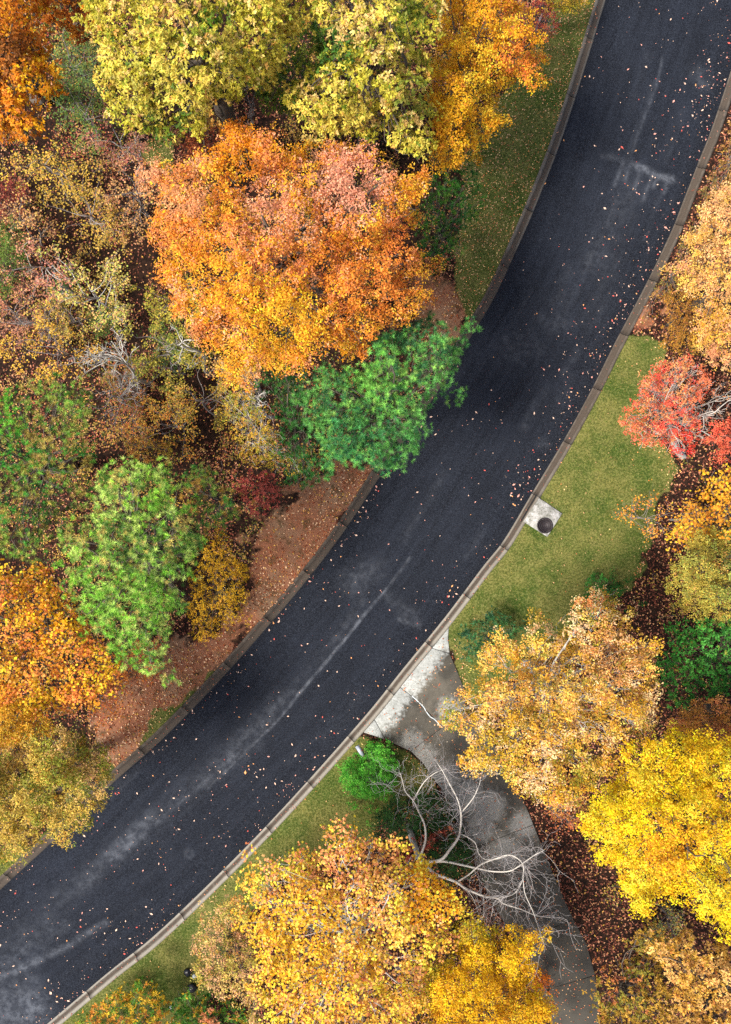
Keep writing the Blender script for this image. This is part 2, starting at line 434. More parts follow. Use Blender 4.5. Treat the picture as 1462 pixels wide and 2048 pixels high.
# ------------------------------------------------------------------ kerbs, one section at a time
ROADPOLY = np.vstack([Ls, Rs[::-1]])
def kerb(name, label, P, N, prof, width, seclen, dirtf, phase, flip, skip=None):
    root = empty(name, (0, 0, 0), label=label, kind='structure')
    t = np.arange(len(P)) * 0.12
    edges = np.arange(phase, t[-1], seclen)
    for a, b in zip(edges[:-1], edges[1:]):
        i0, i1 = int(a / 0.12), int(b / 0.12)
        m = (P[i0] + P[i1]) / 2
        if abs(m[0]) > 23 or abs(m[1]) > 30: continue
        st = np.linspace(a + 0.012, b - 0.012, 11)
        pts = np.stack([np.interp(st, t, P[:, 0]), np.interp(st, t, P[:, 1])], 1)
        nn = np.stack([np.interp(st, t, N[:, 0]), np.interp(st, t, N[:, 1])], 1)
        K = len(prof); jz = rs.uniform(-0.006, 0.006)
        VV = np.zeros((11, K, 3)); va = np.zeros((11, K))
        for k, (d, z) in enumerate(prof):
            VV[:, k, :2] = pts + nn * (d * width + (rs.normal(0, 0.004, (11, 1)) if 0 < d < 1 else 0)); VV[:, k, 2] = z + jz; va[:, k] = d
        ix = np.arange(11 * K).reshape(11, K)
        F = np.stack([ix[:-1, :-1], ix[1:, :-1], ix[1:, 1:], ix[:-1, 1:]], -1).reshape(-1, 4)
        if flip: F = F[:, ::-1]
        loops = list(F.ravel()); sizes = [4] * len(F)
        e0, e1 = list(ix[0]), list(ix[-1])
        loops += (e0 if flip else e0[::-1]); sizes.append(K)
        loops += (e1[::-1] if flip else e1); sizes.append(K)
        px, py = PX(VV[..., 0].ravel(), VV[..., 1].ravel())
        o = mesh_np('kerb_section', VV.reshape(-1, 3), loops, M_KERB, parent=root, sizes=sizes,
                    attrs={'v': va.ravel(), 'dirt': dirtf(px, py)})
    return root
RPROF = [(-0.0, -0.12), (0.0, 0.012), (0.22, 0.004), (0.46, 0.010), (0.60, 0.06), (0.74, 0.125), (1.0, 0.135), (1.0, -0.12)]
LPROF = [(-0.0, -0.12), (0.0, 0.012), (0.30, 0.004), (0.52, 0.012), (0.66, 0.07), (0.78, 0.125), (1.0, 0.135), (1.0, -0.12)]
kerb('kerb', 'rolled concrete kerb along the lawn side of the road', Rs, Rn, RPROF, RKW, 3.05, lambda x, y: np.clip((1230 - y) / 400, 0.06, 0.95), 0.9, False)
kerb('kerb', 'dirt-stained concrete kerb along the wooded side of the road', Ls, Ln, LPROF, LKW, 3.05, lambda x, y: np.full(len(x), 1.0) - 0.3 * (y < 500), 0.3, True)
# dark bed under the kerbs so the joints read as recessed
for P_, N_, w_ in ((Rs, Rn, RKW), (Ls, Ln, LKW)):
    a = np.column_stack([P_ + N_ * 0.015, np.full(len(P_), -0.03)]); b = np.column_stack([P_ + N_ * (w_ - 0.015), np.full(len(P_), -0.03)])
    n_ = len(P_); VV = np.vstack([a, b]); k = np.arange(n_ - 1)
    tag(mesh_np('kerb_bed', VV, np.stack([k, k + 1, k + 1 + n_, k + n_], 1), M_BLACK), 'dark earth bed showing in the kerb joints', kind='structure')

# ------------------------------------------------------------------ ground
LAWNS = [
    [(1240, 660), (1290, 668), (1335, 690), (1322, 740), (1290, 800), (1300, 870), (1345, 910), (1350, 960), (1330, 1010), (1300, 1060), (1292, 1120), (1255, 1170), (1210, 1220), (1100, 1300), (1000, 1380), (950, 1420), (925, 1372), (905, 1310), (880, 1262), (870, 1210), (1030, 980), (1150, 780), (1210, 660)],
    [(700, 1480), (735, 1468), (775, 1480), (818, 1504), (850, 1535), (868, 1580), (830, 1600), (760, 1640), (740, 1680), (700, 1700), (660, 1720), (560, 1760), (480, 1840), (430, 1960), (400, 2080), (60, 2120), (100, 1990), (460, 1675), (660, 1480)],
    [(1235, -40), (1110, -40), (1090, 60), (1030, 130), (990, 200), (950, 270), (925, 330), (935, 400), (915, 470), (905, 540), (915, 600), (935, 640), (985, 655), (1075, 480), (1165, 230)],
    [(0, 1700), (60, 1680), (130, 1610), (215, 1540), (250, 1520), (230, 1575), (110, 1690), (0, 1800)],
    [(285, 1465), (330, 1420), (380, 1375), (440, 1345), (455, 1375), (340, 1495), (270, 1530)],
    [(295, 280), (350, 280), (350, 345), (300, 340)],
]
CLAY = [
    [(820, 560), (900, 560), (935, 620), (915, 690), (850, 660)],
    [(560, 1000), (650, 945), (780, 920), (740, 990), (610, 1160), (430, 1375), (240, 1560), (150, 1600), (190, 1450), (240, 1350), (340, 1290), (460, 1250), (500, 1180), (490, 1090)],
    [(1265, 668), (1300, 590), (1330, 560), (1320, 640), (1290, 668)],
]
WLAWN = [topt(p) for p in LAWNS]; WCLAY = [topt(p) for p in CLAY]
def softmask(P, polys, w=0.35):
    m = np.zeros(len(P))
    for q in polys:
        lo = q.min(0) - 2; hi = q.max(0) + 2
        k = np.where(((P > lo) & (P < hi)).all(1))[0]
        if len(k): m[k] = np.maximum(m[k], 1 / (1 + np.exp(-sdist(P[k], q) / w * 2)))
    return m
def zone(P):
    jit = (fbm(P[:, 0], P[:, 1], 0.9) - 0.5)[:, None] * 1.1
    Q = P + np.hstack([jit, -jit])
    j2 = (fbm(P[:, 0] + 40, P[:, 1], 1.6) - 0.5)[:, None] * 2.4
    return softmask(Q, WLAWN, 0.25), softmask(P + np.hstack([j2, -j2]) + np.hstack([jit, jit]), WCLAY, 0.9)
def nearcurve(P):
    """signed distance to the road strip, positive outside"""
    return -sdist(P, ROADPOLY[::6])
DRIVE = topt([(893, 1256), (905, 1300), (917, 1348), (960, 1430), (1031, 1566), (1067, 1647), (1100, 1740), (1150, 1850), (1180, 1900), (1192, 1960), (1205, 2060), (1205, 2140), (1150, 2140), (1110, 2048), (1062, 1980), (1035, 1900), (1005, 1830), (975, 1775), (952, 1735), (935, 1690), (905, 1630), (885, 1580), (862, 1550), (844, 1523), (815, 1502), (771, 1478), (729, 1467)])
def ground_z(P, dr=None):
    if dr is None: dr = nearcurve(P)
    far = np.clip((dr - 0.5) / 2.0, 0, 1)
    return 0.105 + 0.012 * (fbm(P[:, 0], P[:, 1], 1.3) - 0.5) + far * 0.10 * (fbm(P[:, 0], P[:, 1], 0.25) - 0.5) * np.clip((seg_dist(P, DRIVE, True) - 0.3) / 2, 0, 1)
gs = 0.27
gx = np.arange(-27, 27.01, gs); gy = np.arange(-34, 34.01, gs)
XX, YY = np.meshgrid(gx, gy); GP = np.stack([XX.ravel(), YY.ravel()], 1)
dr = nearcurve(GP); gz = ground_z(GP, dr)
gz = np.where(dr < 0.31, -0.2, gz)
snap = np.where((dr >= 0.31) & (dr < 0.60))[0]
e_ = 0.01
gx_ = (nearcurve(GP[snap] + [e_, 0]) - dr[snap]) / e_; gy_ = (nearcurve(GP[snap] + [0, e_]) - dr[snap]) / e_
GP[snap] += np.stack([gx_, gy_], 1) * (0.425 - dr[snap])[:, None]
gm, cm = zone(GP)
ny, nx = XX.shape; ix = np.arange(nx * ny).reshape(ny, nx)
GF = np.stack([ix[:-1, :-1], ix[:-1, 1:], ix[1:, 1:], ix[1:, :-1]], -1).reshape(-1, 4)
fg = gm[GF].mean(1); fc = cm[GF].mean(1); fx = GP[GF].mean(1)
drF = dr[GF].max(1)
GF, fg, fc, fx = GF[drF > -0.3], fg[drF > -0.3], fc[drF > -0.3], fx[drF > -0.3]
side_right = np.array([((Rs[np.argmin(((Rs - p) ** 2).sum(1))] - p) @ Rn[np.argmin(((Rs - p) ** 2).sum(1))]) < 0 for p in fx[::1]]) if False else None
kind_ = np.where(fg > 0.5, 0, np.where(fc > 0.5, 1, 2))
GV = np.column_stack([GP, gz])
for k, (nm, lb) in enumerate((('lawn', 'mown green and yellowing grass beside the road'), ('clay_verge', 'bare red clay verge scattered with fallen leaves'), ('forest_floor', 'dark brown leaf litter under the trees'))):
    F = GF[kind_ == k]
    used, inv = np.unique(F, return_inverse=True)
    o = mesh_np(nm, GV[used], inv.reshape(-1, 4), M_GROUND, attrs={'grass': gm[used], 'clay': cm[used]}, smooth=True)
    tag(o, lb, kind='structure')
b_ = 600
tag(mesh_np('ground', [(-b_, -b_, -0.22), (b_, -b_, -0.22), (b_, b_, -0.22), (-b_, b_, -0.22)], [[0, 1, 2, 3]], M_GROUND, attrs={'grass': [0] * 4, 'clay': [0] * 4}), 'brown woodland ground reaching beyond the road', kind='structure')

# ------------------------------------------------------------------ driveway slabs
def slab(name, pts, parent, mat, z0=-0.02, z1=0.150, gap=0.012, bev=0.012):
    p = np.array(pts, float)
    area = 0.5 * np.sum(p[:, 0] * np.roll(p[:, 1], -1) - np.roll(p[:, 0], -1) * p[:, 1])
    if area < 0: p = p[::-1]
    def inset(q, d):
        e = np.roll(q, -1, 0) - q; L = np.linalg.norm(e, axis=1)[:, None]; e = e / np.maximum(L, 1e-9)
        nrm = np.stack([-e[:, 1], e[:, 0]], 1); pn = np.roll(nrm, 1, 0)
        b = nrm + pn; b /= np.maximum((b * nrm).sum(1), 0.35)[:, None]
        return q + b * d
    a = inset(p, gap); b = inset(p, gap + bev); n = len(p)
    VV = np.vstack([np.column_stack([a, np.full(n, z0)]), np.column_stack([a, np.full(n, z1 - bev)]), np.column_stack([b, np.full(n, z1)])])
    loops, sizes = [], []
    for r in (0, 1):
        for i in range(n):
            j = (i + 1) % n; loops += [r * n + i, r * n + j, (r + 1) * n + j, (r + 1) * n + i]; sizes.append(4)
    loops += list(range(2 * n, 3 * n)); sizes.append(n)
    return mesh_np(name, VV, loops, mat, parent=parent, sizes=sizes)
drive = empty('driveway', (0, 0, 0), label='stained concrete driveway leaving the road between bushes', kind='structure')
def kb(p0, p1, n=7):
    """points along the back of the right kerb between two photo points"""
    a, b = np.array(W(*p0)[:2]), np.array(W(*p1)[:2])
    back = Rs + Rn * (RKW + 0.008)
    i, j = np.argmin(((back - a) ** 2).sum(1)), np.argmin(((back - b) ** 2).sum(1))
    return [tuple(back[int(round(k))]) for k in np.linspace(i, j, n)]
T = lambda *pts: [tuple(W(a, b)[:2]) for a, b in pts]
slabs = [
    kb((893, 1252), (862, 1296), 4) + T((899, 1306), (896, 1275)),
    kb((862, 1296), (800, 1372), 6) + T((823, 1391), (853, 1420), (885, 1453), (925, 1423), (935, 1395), (917, 1348), (899, 1306)),
    kb((800, 1372), (749, 1436), 5) + T((771, 1478), (792, 1488), (821, 1501), (885, 1453), (853, 1420), (823, 1391)),
    kb((749, 1436), (726, 1463), 3) + T((771, 1478)),
    T((821, 1501), (885, 1453), (925, 1423), (960, 1440), (1005, 1515), (905, 1572), (885, 1580), (862, 1550), (844, 1523)),
    T((1005, 1515), (1031, 1566), (1052, 1612), (1066, 1647), (945, 1695), (920, 1650), (905, 1625), (885, 1580), (905, 1572)),
    T((945, 1695), (1066, 1647), (1085, 1695), (1104, 1742), (975, 1790), (955, 1735)),
    T((975, 1790), (1104, 1742), (1130, 1802), (1146, 1836), (1030, 1882), (1003, 1835)),
    T((1030, 1882), (1146, 1836), (1172, 1885), (1189, 1947), (1062, 1985), (1050, 1930)),
    T((1062, 1985), (1189, 1947), (1197, 2010), (1206, 2100), (1135, 2120), (1105, 2048)),
]
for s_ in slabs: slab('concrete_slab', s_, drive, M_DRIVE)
sj = Tubes() if False else None
cp = catmull([W(a, b, 0.152)[:3] for a, b in ((824, 1392), (838, 1405), (847, 1414), (853, 1424), (861, 1434), (868, 1438), (877, 1447), (884, 1455))], 4)
ct = tangents(cp[:, :2]); cn = np.stack([-ct[:, 1], ct[:, 0]], 1); cw_ = (0.016 + 0.008 * rs.random(len(cp)))[:, None]; nc = len(cp)
cV = np.vstack([np.column_stack([cp[:, :2] + cn * cw_, np.full(nc, 0.1525)]), np.column_stack([cp[:, :2] - cn * cw_, np.full(nc, 0.1525)])])
kk_ = np.arange(nc - 1)
mesh_np('sealed_joint', cV, np.stack([kk_, kk_ + nc, kk_ + nc + 1, kk_ + 1], 1), M_WHITE, parent=drive)
# ------------------------------------------------------------------ storm drain
boxc = [(1076.6, 996), (1123, 1027), (1093, 1073.5), (1045.5, 1043)]
bx = T(*boxc)
c0 = np.mean(bx, 0)
drain = empty('storm_drain', (c0[0], c0[1], 0.1), label='square concrete storm drain slab with a round iron cover beside the kerb', cat='storm drain')
slab('concrete_slab', np.array(bx) - c0, drain, M_BOX, -0.12, 0.09, 0.0, 0.02)
def ring(name, r0, r1, z0, z1, mat, parent, loc, n=40):
    a = np.linspace(0, 2 * np.pi, n, endpoint=False); c, s = np.cos(a), np.sin(a)
    prof = [(r0, z0), (r0, z1), (r1, z1), (r1, z0)] if r0 > 0 else [(r1, z0), (r1, z1)]
    VV = np.vstack([np.column_stack([c * r + loc[0], s * r + loc[1], np.full(n, z + loc[2])]) for r, z in prof])
    k = len(prof); loops, sizes = [], []
    for j in range(k - (0 if r0 > 0 else 1)):
        j2 = (j + 1) % k
        for i in range(n):
            i2 = (i + 1) % n; loops += [j * n + i, j2 * n + i, j2 * n + i2, j * n + i2]; sizes.append(4)
    if r0 <= 0: loops += list(range((k - 1) * n, k * n)); sizes.append(n)
    return mesh_np(name, VV, loops, mat, parent=parent, sizes=sizes)
mh = np.array(W(1088, 1051)[:2]) - c0
fr = ring('cover_frame', 0.33, 0.40, 0.05, 0.125, M_IRON, drain, (*mh, 0))
cv = ring('manhole_cover', 0, 0.322, 0.05, 0.112, M_IRON, drain, (*mh, 0))
for k in range(3): ring('raised_ring', 0.07 + 0.09 * k, 0.095 + 0.09 * k, 0.105, 0.12, M_IRON, cv, (*mh, 0))
# throat of the inlet
th = kb((1079, 993), (1044, 1047), 8)
ci = np.array([np.argmin(((Rs + Rn * RKW - p) ** 2).sum(1)) for p in np.array(th)])
pa = Rs[ci] + Rn[ci] * 0.20; pb = Rs[ci] + Rn[ci] * 0.455
n_ = len(ci); k = np.arange(n_ - 1)
mesh_np('inlet_opening', np.vstack([np.column_stack([pa - c0, np.full(n_, -0.072)]), np.column_stack([pb - c0, np.full(n_, 0.042)])]), np.stack([k, k + 1, k + 1 + n_, k + n_], 1), M_BLACK, parent=drain)

# ------------------------------------------------------------------ tubes
class Tubes:
    def __init__(s): s.V = []; s.F = []; s.n = 0
    def add(s, pts, rad, sides=5):
        p = np.asarray(pts, float); n = len(p)
        r = np.broadcast_to(np.asarray(rad, float), (n,)) if np.ndim(rad) else np.full(n, rad)
        t = np.gradient(p, axis=0); t /= np.linalg.norm(t, axis=1)[:, None] + 1e-9
        ref = np.where(np.abs(t[:, 2:3]) > 0.9, [[1.0, 0, 0]], [[0, 0, 1.0]])
        a = np.cross(t, ref); a /= np.linalg.norm(a, axis=1)[:, None] + 1e-9
        b = np.cross(t, a)
        an = np.linspace(0, 2 * np.pi, sides, endpoint=False)
        ringv = p[:, None] + r[:, None, None] * (np.cos(an)[None, :, None] * a[:, None] + np.sin(an)[None, :, None] * b[:, None])
        s.V.append(ringv.reshape(-1, 3))
        ix = s.n + np.arange(n * sides).reshape(n, sides); ir = np.roll(ix, -1, 1)
        s.F.append(np.stack([ix[:-1], ir[:-1], ir[1:], ix[1:]], -1).reshape(-1, 4)); s.n += n * sides
    def build(s, name, mat, parent, origin):
        if not s.V: return None
        return mesh_np(name, np.vstack(s.V), np.vstack(s.F), mat, parent=parent, smooth=True, origin=origin)

def wig(a, b, n, amp, R=rng, sag=0.0):
    a = np.asarray(a, float); b = np.asarray(b, float); t = np.linspace(0, 1, n)[:, None]
    p = a + (b - a) * t; L = np.linalg.norm(b - a)
    o = R.normal(0, 1, (3, 3)) * amp * L
    p += np.sin(np.pi * t) * o[0] + np.sin(2 * np.pi * t) * o[1] * 0.5 + np.sin(3 * np.pi * t) * o[2] * 0.3
    p[:, 2] += (np.sin(np.pi * t) * sag * L)[:, 0]
    return p

# ------------------------------------------------------------------ leaves
def unit(v): return v / (np.linalg.norm(v, axis=-1, keepdims=True) + 1e-9)

def kites(P, D, N, L, Wd, fold=0.25, round_=False):
    """leaf blades: base P, direction D, facing N; returns V, F"""
    B = unit(np.cross(N, D)); N = np.cross(D, B)
    L = L[:, None]; Wd = Wd[:, None]
    if round_:
        a = P; b = P + D * L * 0.35 + B * Wd * 0.55 + N * Wd * fold; c = P + D * L * 0.85 + B * Wd * 0.35 + N * Wd * fold * 0.5
        d = P + D * L; e = P + D * L * 0.85 - B * Wd * 0.35 + N * Wd * fold * 0.5; f = P + D * L * 0.35 - B * Wd * 0.55 + N * Wd * fold
        V = np.stack([a, b, d, f], 1) if True else None
        n = len(P); return V.reshape(-1, 3), np.arange(4 * n).reshape(n, 4)
    a = P; b = P + D * L * 0.5 + B * Wd * 0.5 + N * Wd * fold; c = P + D * L; d = P + D * L * 0.5 - B * Wd * 0.5 + N * Wd * fold
    V = np.stack([a, b, c, d], 1); n = len(P)
    return V.reshape(-1, 3), np.arange(4 * n).reshape(n, 4)

def tris(P, D, N, L, Wd):
    B = unit(np.cross(N, D)); w = (Wd * 0.5)[:, None]
    V = np.stack([P - B * w, P + B * w, P + D * L[:, None]], 1); n = len(P)
    return V.reshape(-1, 3), np.arange(3 * n).reshape(n, 3)

def rand_dir(n, R): return unit(R.normal(0, 1, (n, 3)))

STY = {   # leaves per rosette, leaf length, width, rosette spread, rosettes per m2 of clump shell
    'oak':   dict(k=7, L=0.125, W=0.062, per=64, droop=0.15, core=0.02),
    'fine':  dict(k=7, L=0.092, W=0.048, per=88, droop=0.0, core=0.06),
    'round': dict(k=3, L=0.115, W=0.115, per=70, droop=0.1, core=0.10),
    'pine':  dict(k=38, L=0.155, W=0.013, per=29, droop=0.0, core=0.0),
    'shrub': dict(k=6, L=0.07, W=0.035, per=110, droop=0.0, core=0.03),
    'magn':  dict(k=6, L=0.15, W=0.05, per=42, droop=0.0, core=0.0),
}

def foliage(C, Rr, style, colfn, R, dens=1.0, flat=0.7, up=0.35, inner=0.35, tuft=1.0):
    """C clump centres (n,3), Rr radii; returns V, F, colour"""
    st = STY[style]
    cnt = np.maximum(2, (st['per'] * dens * 2.6 * Rr ** 2).astype(int))
    ci = np.repeat(np.arange(len(C)), cnt); n = len(ci)
    d = rand_dir(n, R); d[:, 2] = np.where(d[:, 2] < -up, -d[:, 2], d[:, 2])
    # gather into twig ends
    K = 9
    td = rand_dir(len(C) * K, R).reshape(len(C), K, 3); td[..., 2] = np.where(td[..., 2] < -0.25, -td[..., 2], td[..., 2])
    pick = td[ci, R.integers(0, K, n)]
    d = unit(d * (1 - 0.5 * tuft) + pick * 0.78 * tuft)
    if style == 'pine': inner *= 0.7; flat = 0.95
    rr = np.where(R.random(n) < inner, R.uniform(0.25, 0.85, n), R.uniform(0.82, 1.12, n))
    pos = C[ci] + d * (Rr[ci] * rr)[:, None] * np.array([1, 1, flat])
    base = colfn(pos, ci, rr)
    axis = unit(d * 0.9 + np.array([0, 0, 0.7]) + R.normal(0, 0.35, (n, 3)))
    k = st['k']; P = np.repeat(pos, k, 0); A = np.repeat(axis, k, 0); m = n * k
    side = unit(np.cross(A, rand_dir(m, R)))
    if style == 'pine':
        D = unit(A * R.uniform(-0.05, 1.0, (m, 1)) + side)
        N = unit(R.normal(0, 1, (m, 3)) + np.array([0, 0, 0.5]))
        L = st['L'] * R.uniform(0.75, 1.2, m); Wd = st['W'] * R.uniform(0.8, 1.4, m)
        V, F = tris(P, D, N, L, Wd)
    else:
        D = unit(A * R.uniform(-0.05, 0.75, (m, 1)) + side)
        D[:, 2] -= st['droop'] * R.random(m); D = unit(D)
        N = unit(A + R.normal(0, 0.35, (m, 3)))
        L = st['L'] * R.uniform(0.6, 1.25, m); Wd = st['W'] * R.uniform(0.7, 1.3, m)
        if st['core']: P = P + R.normal(0, st['core'], (m, 3))
        V, F = kites(P, D, N, L, Wd, 0.2)
    base = base * (R.uniform(0.5, 1.3, (n, 1)) if style == 'pine' else R.uniform(0.62, 1.25, (n, 1)))
    col = np.repeat(base, k, 0) * R.uniform(0.75, 1.22, (m, 1)) * (1 + R.normal(0, 0.05, (m, 3)))
    return V, F, np.clip(col, 0.002, 0.85)

GAIN = 0.98
def leafc(h): return hexc(h) ** 1.0 * GAIN
def palette_fn(pal, R, zones=(), freq=0.45, seed=0.0, mixr=0.35):
    cols = np.array([leafc(h) for _, h in pal]); w = np.array([a for a, _ in pal], float); cw = np.cumsum(w) / w.sum()
    zz = [(np.array((a, b), float), r, np.array([leafc(h) for h in hs]), s_) for a, b, r, hs, s_ in zones]
    def f(pos, ci, rr):
        n = len(pos)
        t = fbm(pos[:, 0] + seed * 13.7, pos[:, 1] - seed * 7.1, freq)
        t = np.clip((t - 0.25) / 0.5, 0, 0.9999)
        cj = R.random(ci.max() + 1)[ci]
        t = np.where(R.random(n) < mixr, R.random(n), np.clip(0.6 * t + 0.4 * cj, 0, 0.9999))
        c = cols[np.minimum(np.searchsorted(cw, t), len(cols) - 1)].copy()
        px, py = PX(pos[:, 0], pos[:, 1], pos[:, 2])
        for q, r, hs, s_ in zz:
            dd = np.hypot(px - q[0], py - q[1]) / r
            p = s_ * np.clip(1.6 - dd * 1.3, 0, 1)
            sel = R.random(n) < p
            c[sel] = hs[R.integers(0, len(hs), n)[sel]]
        return c
    return f

def poly_clumps(poly, ztop, zlow, rpx, R, sep=0.62, dome=1.0, ins=0.38):
    q = np.array(poly, float); lo, hi = q.min(0), q.max(0)
    lo = np.maximum(lo, -140); hi = np.minimum(hi, [1600, 2190])
    cand = R.uniform(lo, hi, (6000, 2)); d = sdist(cand, q)
    r = rpx * R.uniform(0.6, 1.25, len(cand))
    ok = d > r * ins; cand, d, r = cand[ok], d[ok], r[ok]
    keep = []; kc = np.zeros((0, 2)); kr = np.zeros(0)
    for i in range(len(cand)):
        if len(kc) and (np.hypot(*(kc - cand[i]).T) < sep * (kr + r[i]) * 0.85).any(): continue
        keep.append(i); kc = np.vstack([kc, cand[i]]); kr = np.append(kr, r[i])
        if len(keep) > 420: break
    c, d, r = cand[keep], d[keep], r[keep]
    if len(c) == 0: return np.zeros((0, 3)), np.zeros(0)
    dm = max(d.max(), 1)
    z = zlow + (ztop - zlow) * np.sqrt(1 - (1 - np.clip(d / dm, 0, 1)) ** 2) * dome + R.normal(0, 0.85, len(c))
    k = (H - z) / H / S
    return np.column_stack([(c[:, 0] - CX) * k, (CY - c[:, 1]) * k, z]), r * k

ntri = 0
def tree(name, label, cat, poly, ztop, zlow, rpx, style, pal, zones=(), dens=1.0, base=None, trunk_r=0.2, flat=0.7, inner=0.35, seed=1,
         group=None, sep=0.62, freq=0.45, barkm=None, limbs=1.0, under=0.5, mixr=0.35, tuft=1.0, multi=1, twigs=0, exposed=False):
    global ntri
    R = np.random.default_rng(seed)
    C, r = poly_clumps(poly, ztop, zlow, rpx, R, sep, ins=0.5 if style == 'pine' else 0.38)
    cen = C.mean(0)
    if base is None: bxy = cen[:2] * 1.11
    else: bxy = np.array(W(*base)[:2])
    gz0 = 0.05
    root = empty(name, (bxy[0], bxy[1], gz0), label=label, cat=cat, group=group)
    org = (bxy[0], bxy[1], gz0)
    col = palette_fn(pal, R, zones, freq, seed, mixr)
    parts = [foliage(C, r, style, col, R, dens, flat, 0.35, inner, tuft)]
    if under > 0:          # lower leaf layer that closes the crown
        C2 = C.copy(); C2[:, 2] -= R.uniform(0.9, 2.2, len(C)); C2[:, :2] = C2[:, :2] * (H - C2[:, 2:3]) / (H - C[:, 2:3]) ; C2[:, 2] = np.maximum(C2[:, 2], 0.5)
        C2[:, :2] += R.normal(0, 0.3, (len(C), 2))
        parts.append(foliage(C2, r * 0.95, style, col, R, dens * under, flat, 0.2, 0.6, tuft))
    V = []; F = []; K = []; o = 0
    for a, b, c in parts: V.append(a); F.append(b + o); K.append(c); o += len(a)
    F = np.vstack(F); ntri += len(F) * (F.shape[1] - 2)
    crown = mesh_np('crown', np.vstack(V), F, M_NEEDLE if style == 'pine' else M_LEAF, parent=root, fcol=np.vstack(K), origin=org)
    # woody frame
    bm = barkm or M_BARK
    for s_ in range(multi):
        tt = Tubes(); off = R.normal(0, 0.25, 2) * (multi > 1)
        b0 = np.array([bxy[0] + off[0], bxy[1] + off[1], gz0]); hub = np.array([cen[0] * 0.7 + bxy[0] * 0.3, cen[1] * 0.7 + bxy[1] * 0.3, max(0.25, zlow * 0.8)])
        top = np.array([cen[0], cen[1], max(hub[2] + 0.4, ztop - 2.4)])
        p = np.vstack([wig(b0 - [0, 0, 0.2], hub, 7, 0.03, R), wig(hub, top, 8, 0.05, R)[1:]])
        rad = np.concatenate([np.linspace(trunk_r * 1.35, trunk_r, 7), np.linspace(trunk_r, trunk_r * 0.2, 8)[1:]])
        tt.add(p, rad, 8); tt.build('trunk', bm, root, org)
    bt = Tubes()
    order = R.permutation(len(C))[:int(min(len(C), 48) * limbs)]
    for i in order:
        s0 = p[R.integers(6, len(p) - 1)]
        if s0[2] > C[i][2]: s0 = p[6]
        rr = trunk_r * 0.24 * R.uniform(0.6, 1.2)
        q = wig(s0, C[i], 8, 0.05, R, 0.03); bt.add(q, np.linspace(rr, rr * 0.25, 8), 5)
        for _ in range(3 + twigs):
            e = C[i] + rand_dir(1, R)[0] * r[i] * np.array([1.0, 1.0, flat]) * R.uniform(0.8, 1.15)
            if exposed: e[2] = C[i][2] + abs(e[2] - C[i][2]) + 0.15
            s1 = q[R.integers(3, 8)]
            bt.add(wig(s1, e, 5, 0.08, R), np.linspace(rr * 0.3, 0.008, 5), 3)
    ob = bt.build('branches', bm, root, org)
    if ob: ob['kind'] = 'stuff'
    return root

# palettes (how each leaf looks in daylight)
YG = [(3, '#d4c44c'), (3, '#e4ce58'), (2.5, '#bcb238'), (1.5, '#ecca78'), (1.6, '#8f9a2e'), (1.3, '#dca850'), (0.8, '#5f7a22')]
GOLD = [(3, '#f4b824'), (3, '#eca820'), (2, '#fac838'), (1.5, '#d4ac24'), (1, '#e88c34')]
ORANGE = [(2.4, '#f6a820'), (2.2, '#f8b434'), (2.6, '#f09434'), (2.4, '#e89454'), (2.0, '#e8a878'), (1.0, '#fcc834')]
PINE_B = [(2, '#4c8c40'), (2, '#66a44a'), (1.5, '#386c3c'), (1, '#8cb854')]
PINE_L = [(3, '#98c840'), (3, '#80b83a'), (2, '#b0c860'), (1.5, '#5c8434'), (1.6, '#bcac58')]
PINE_D = [(3, '#42702a'), (2, '#5c8030'), (2, '#7c8034'), (1, '#2f6a2a'), (1, '#a08a48')]
MAPLE = [(3, '#fec83c'), (2, '#f8b84c'), (1.4, '#f0a468'), (4, '#fedc48'), (0.7, '#e08458')]
TAN = [(3, '#eeb04c'), (2, '#f6c860'), (2, '#e4b034'), (2.4, '#f4c890'), (1.5, '#a08c30'), (1.5, '#d88c50'), (1, '#7c8030')]
YELL = [(4, '#ffdc1c'), (3, '#f4c41c'), (2, '#f8da3c'), (1, '#eab01c')]
REDP = [(3, '#f07050'), (3, '#f48458'), (2, '#ec5c48'), (2.5, '#f4a468'), (1, '#e06c70')]

# ------------------------------------------------------------------ big trees, wooded side
tree('oak_tree', 'golden orange oak in the corner left of the pale yellow-green oak', 'tree',
     [(-110, -120), (60, -120), (80, 10), (100, 45), (92, 90), (112, 130), (104, 190), (90, 220), (72, 262), (50, 290), (20, 282), (0, 260), (-110, 260)], 13, 8.5, 36, 'oak',
     [(3, '#f0a818'), (2, '#e89020'), (1.5, '#d07c28'), (1, '#b86c24'), (0.5, '#8c8a20')], zones=[(15, 110, 55, ['#a8682c', '#8c5824'], 0.8), (90, 160, 60, ['#f2b418', '#f4b020'], 0.7)], seed=11, base=(70, 195), trunk_r=0.28)
tree('oak_tree', 'dull rust-orange oak squeezed between the golden corner oak and the yellow-green oak', 'tree',
     [(80, -110), (225, -110), (212, 30), (205, 70), (170, 62), (150, 82), (118, 78), (100, 45), (80, 10)], 9.5, 6.5, 30, 'oak',
     [(3, '#c8741c'), (2, '#d88a20'), (2, '#a85820'), (1, '#804018')], seed=12, base=(150, 40), dens=0.9, under=0.3)
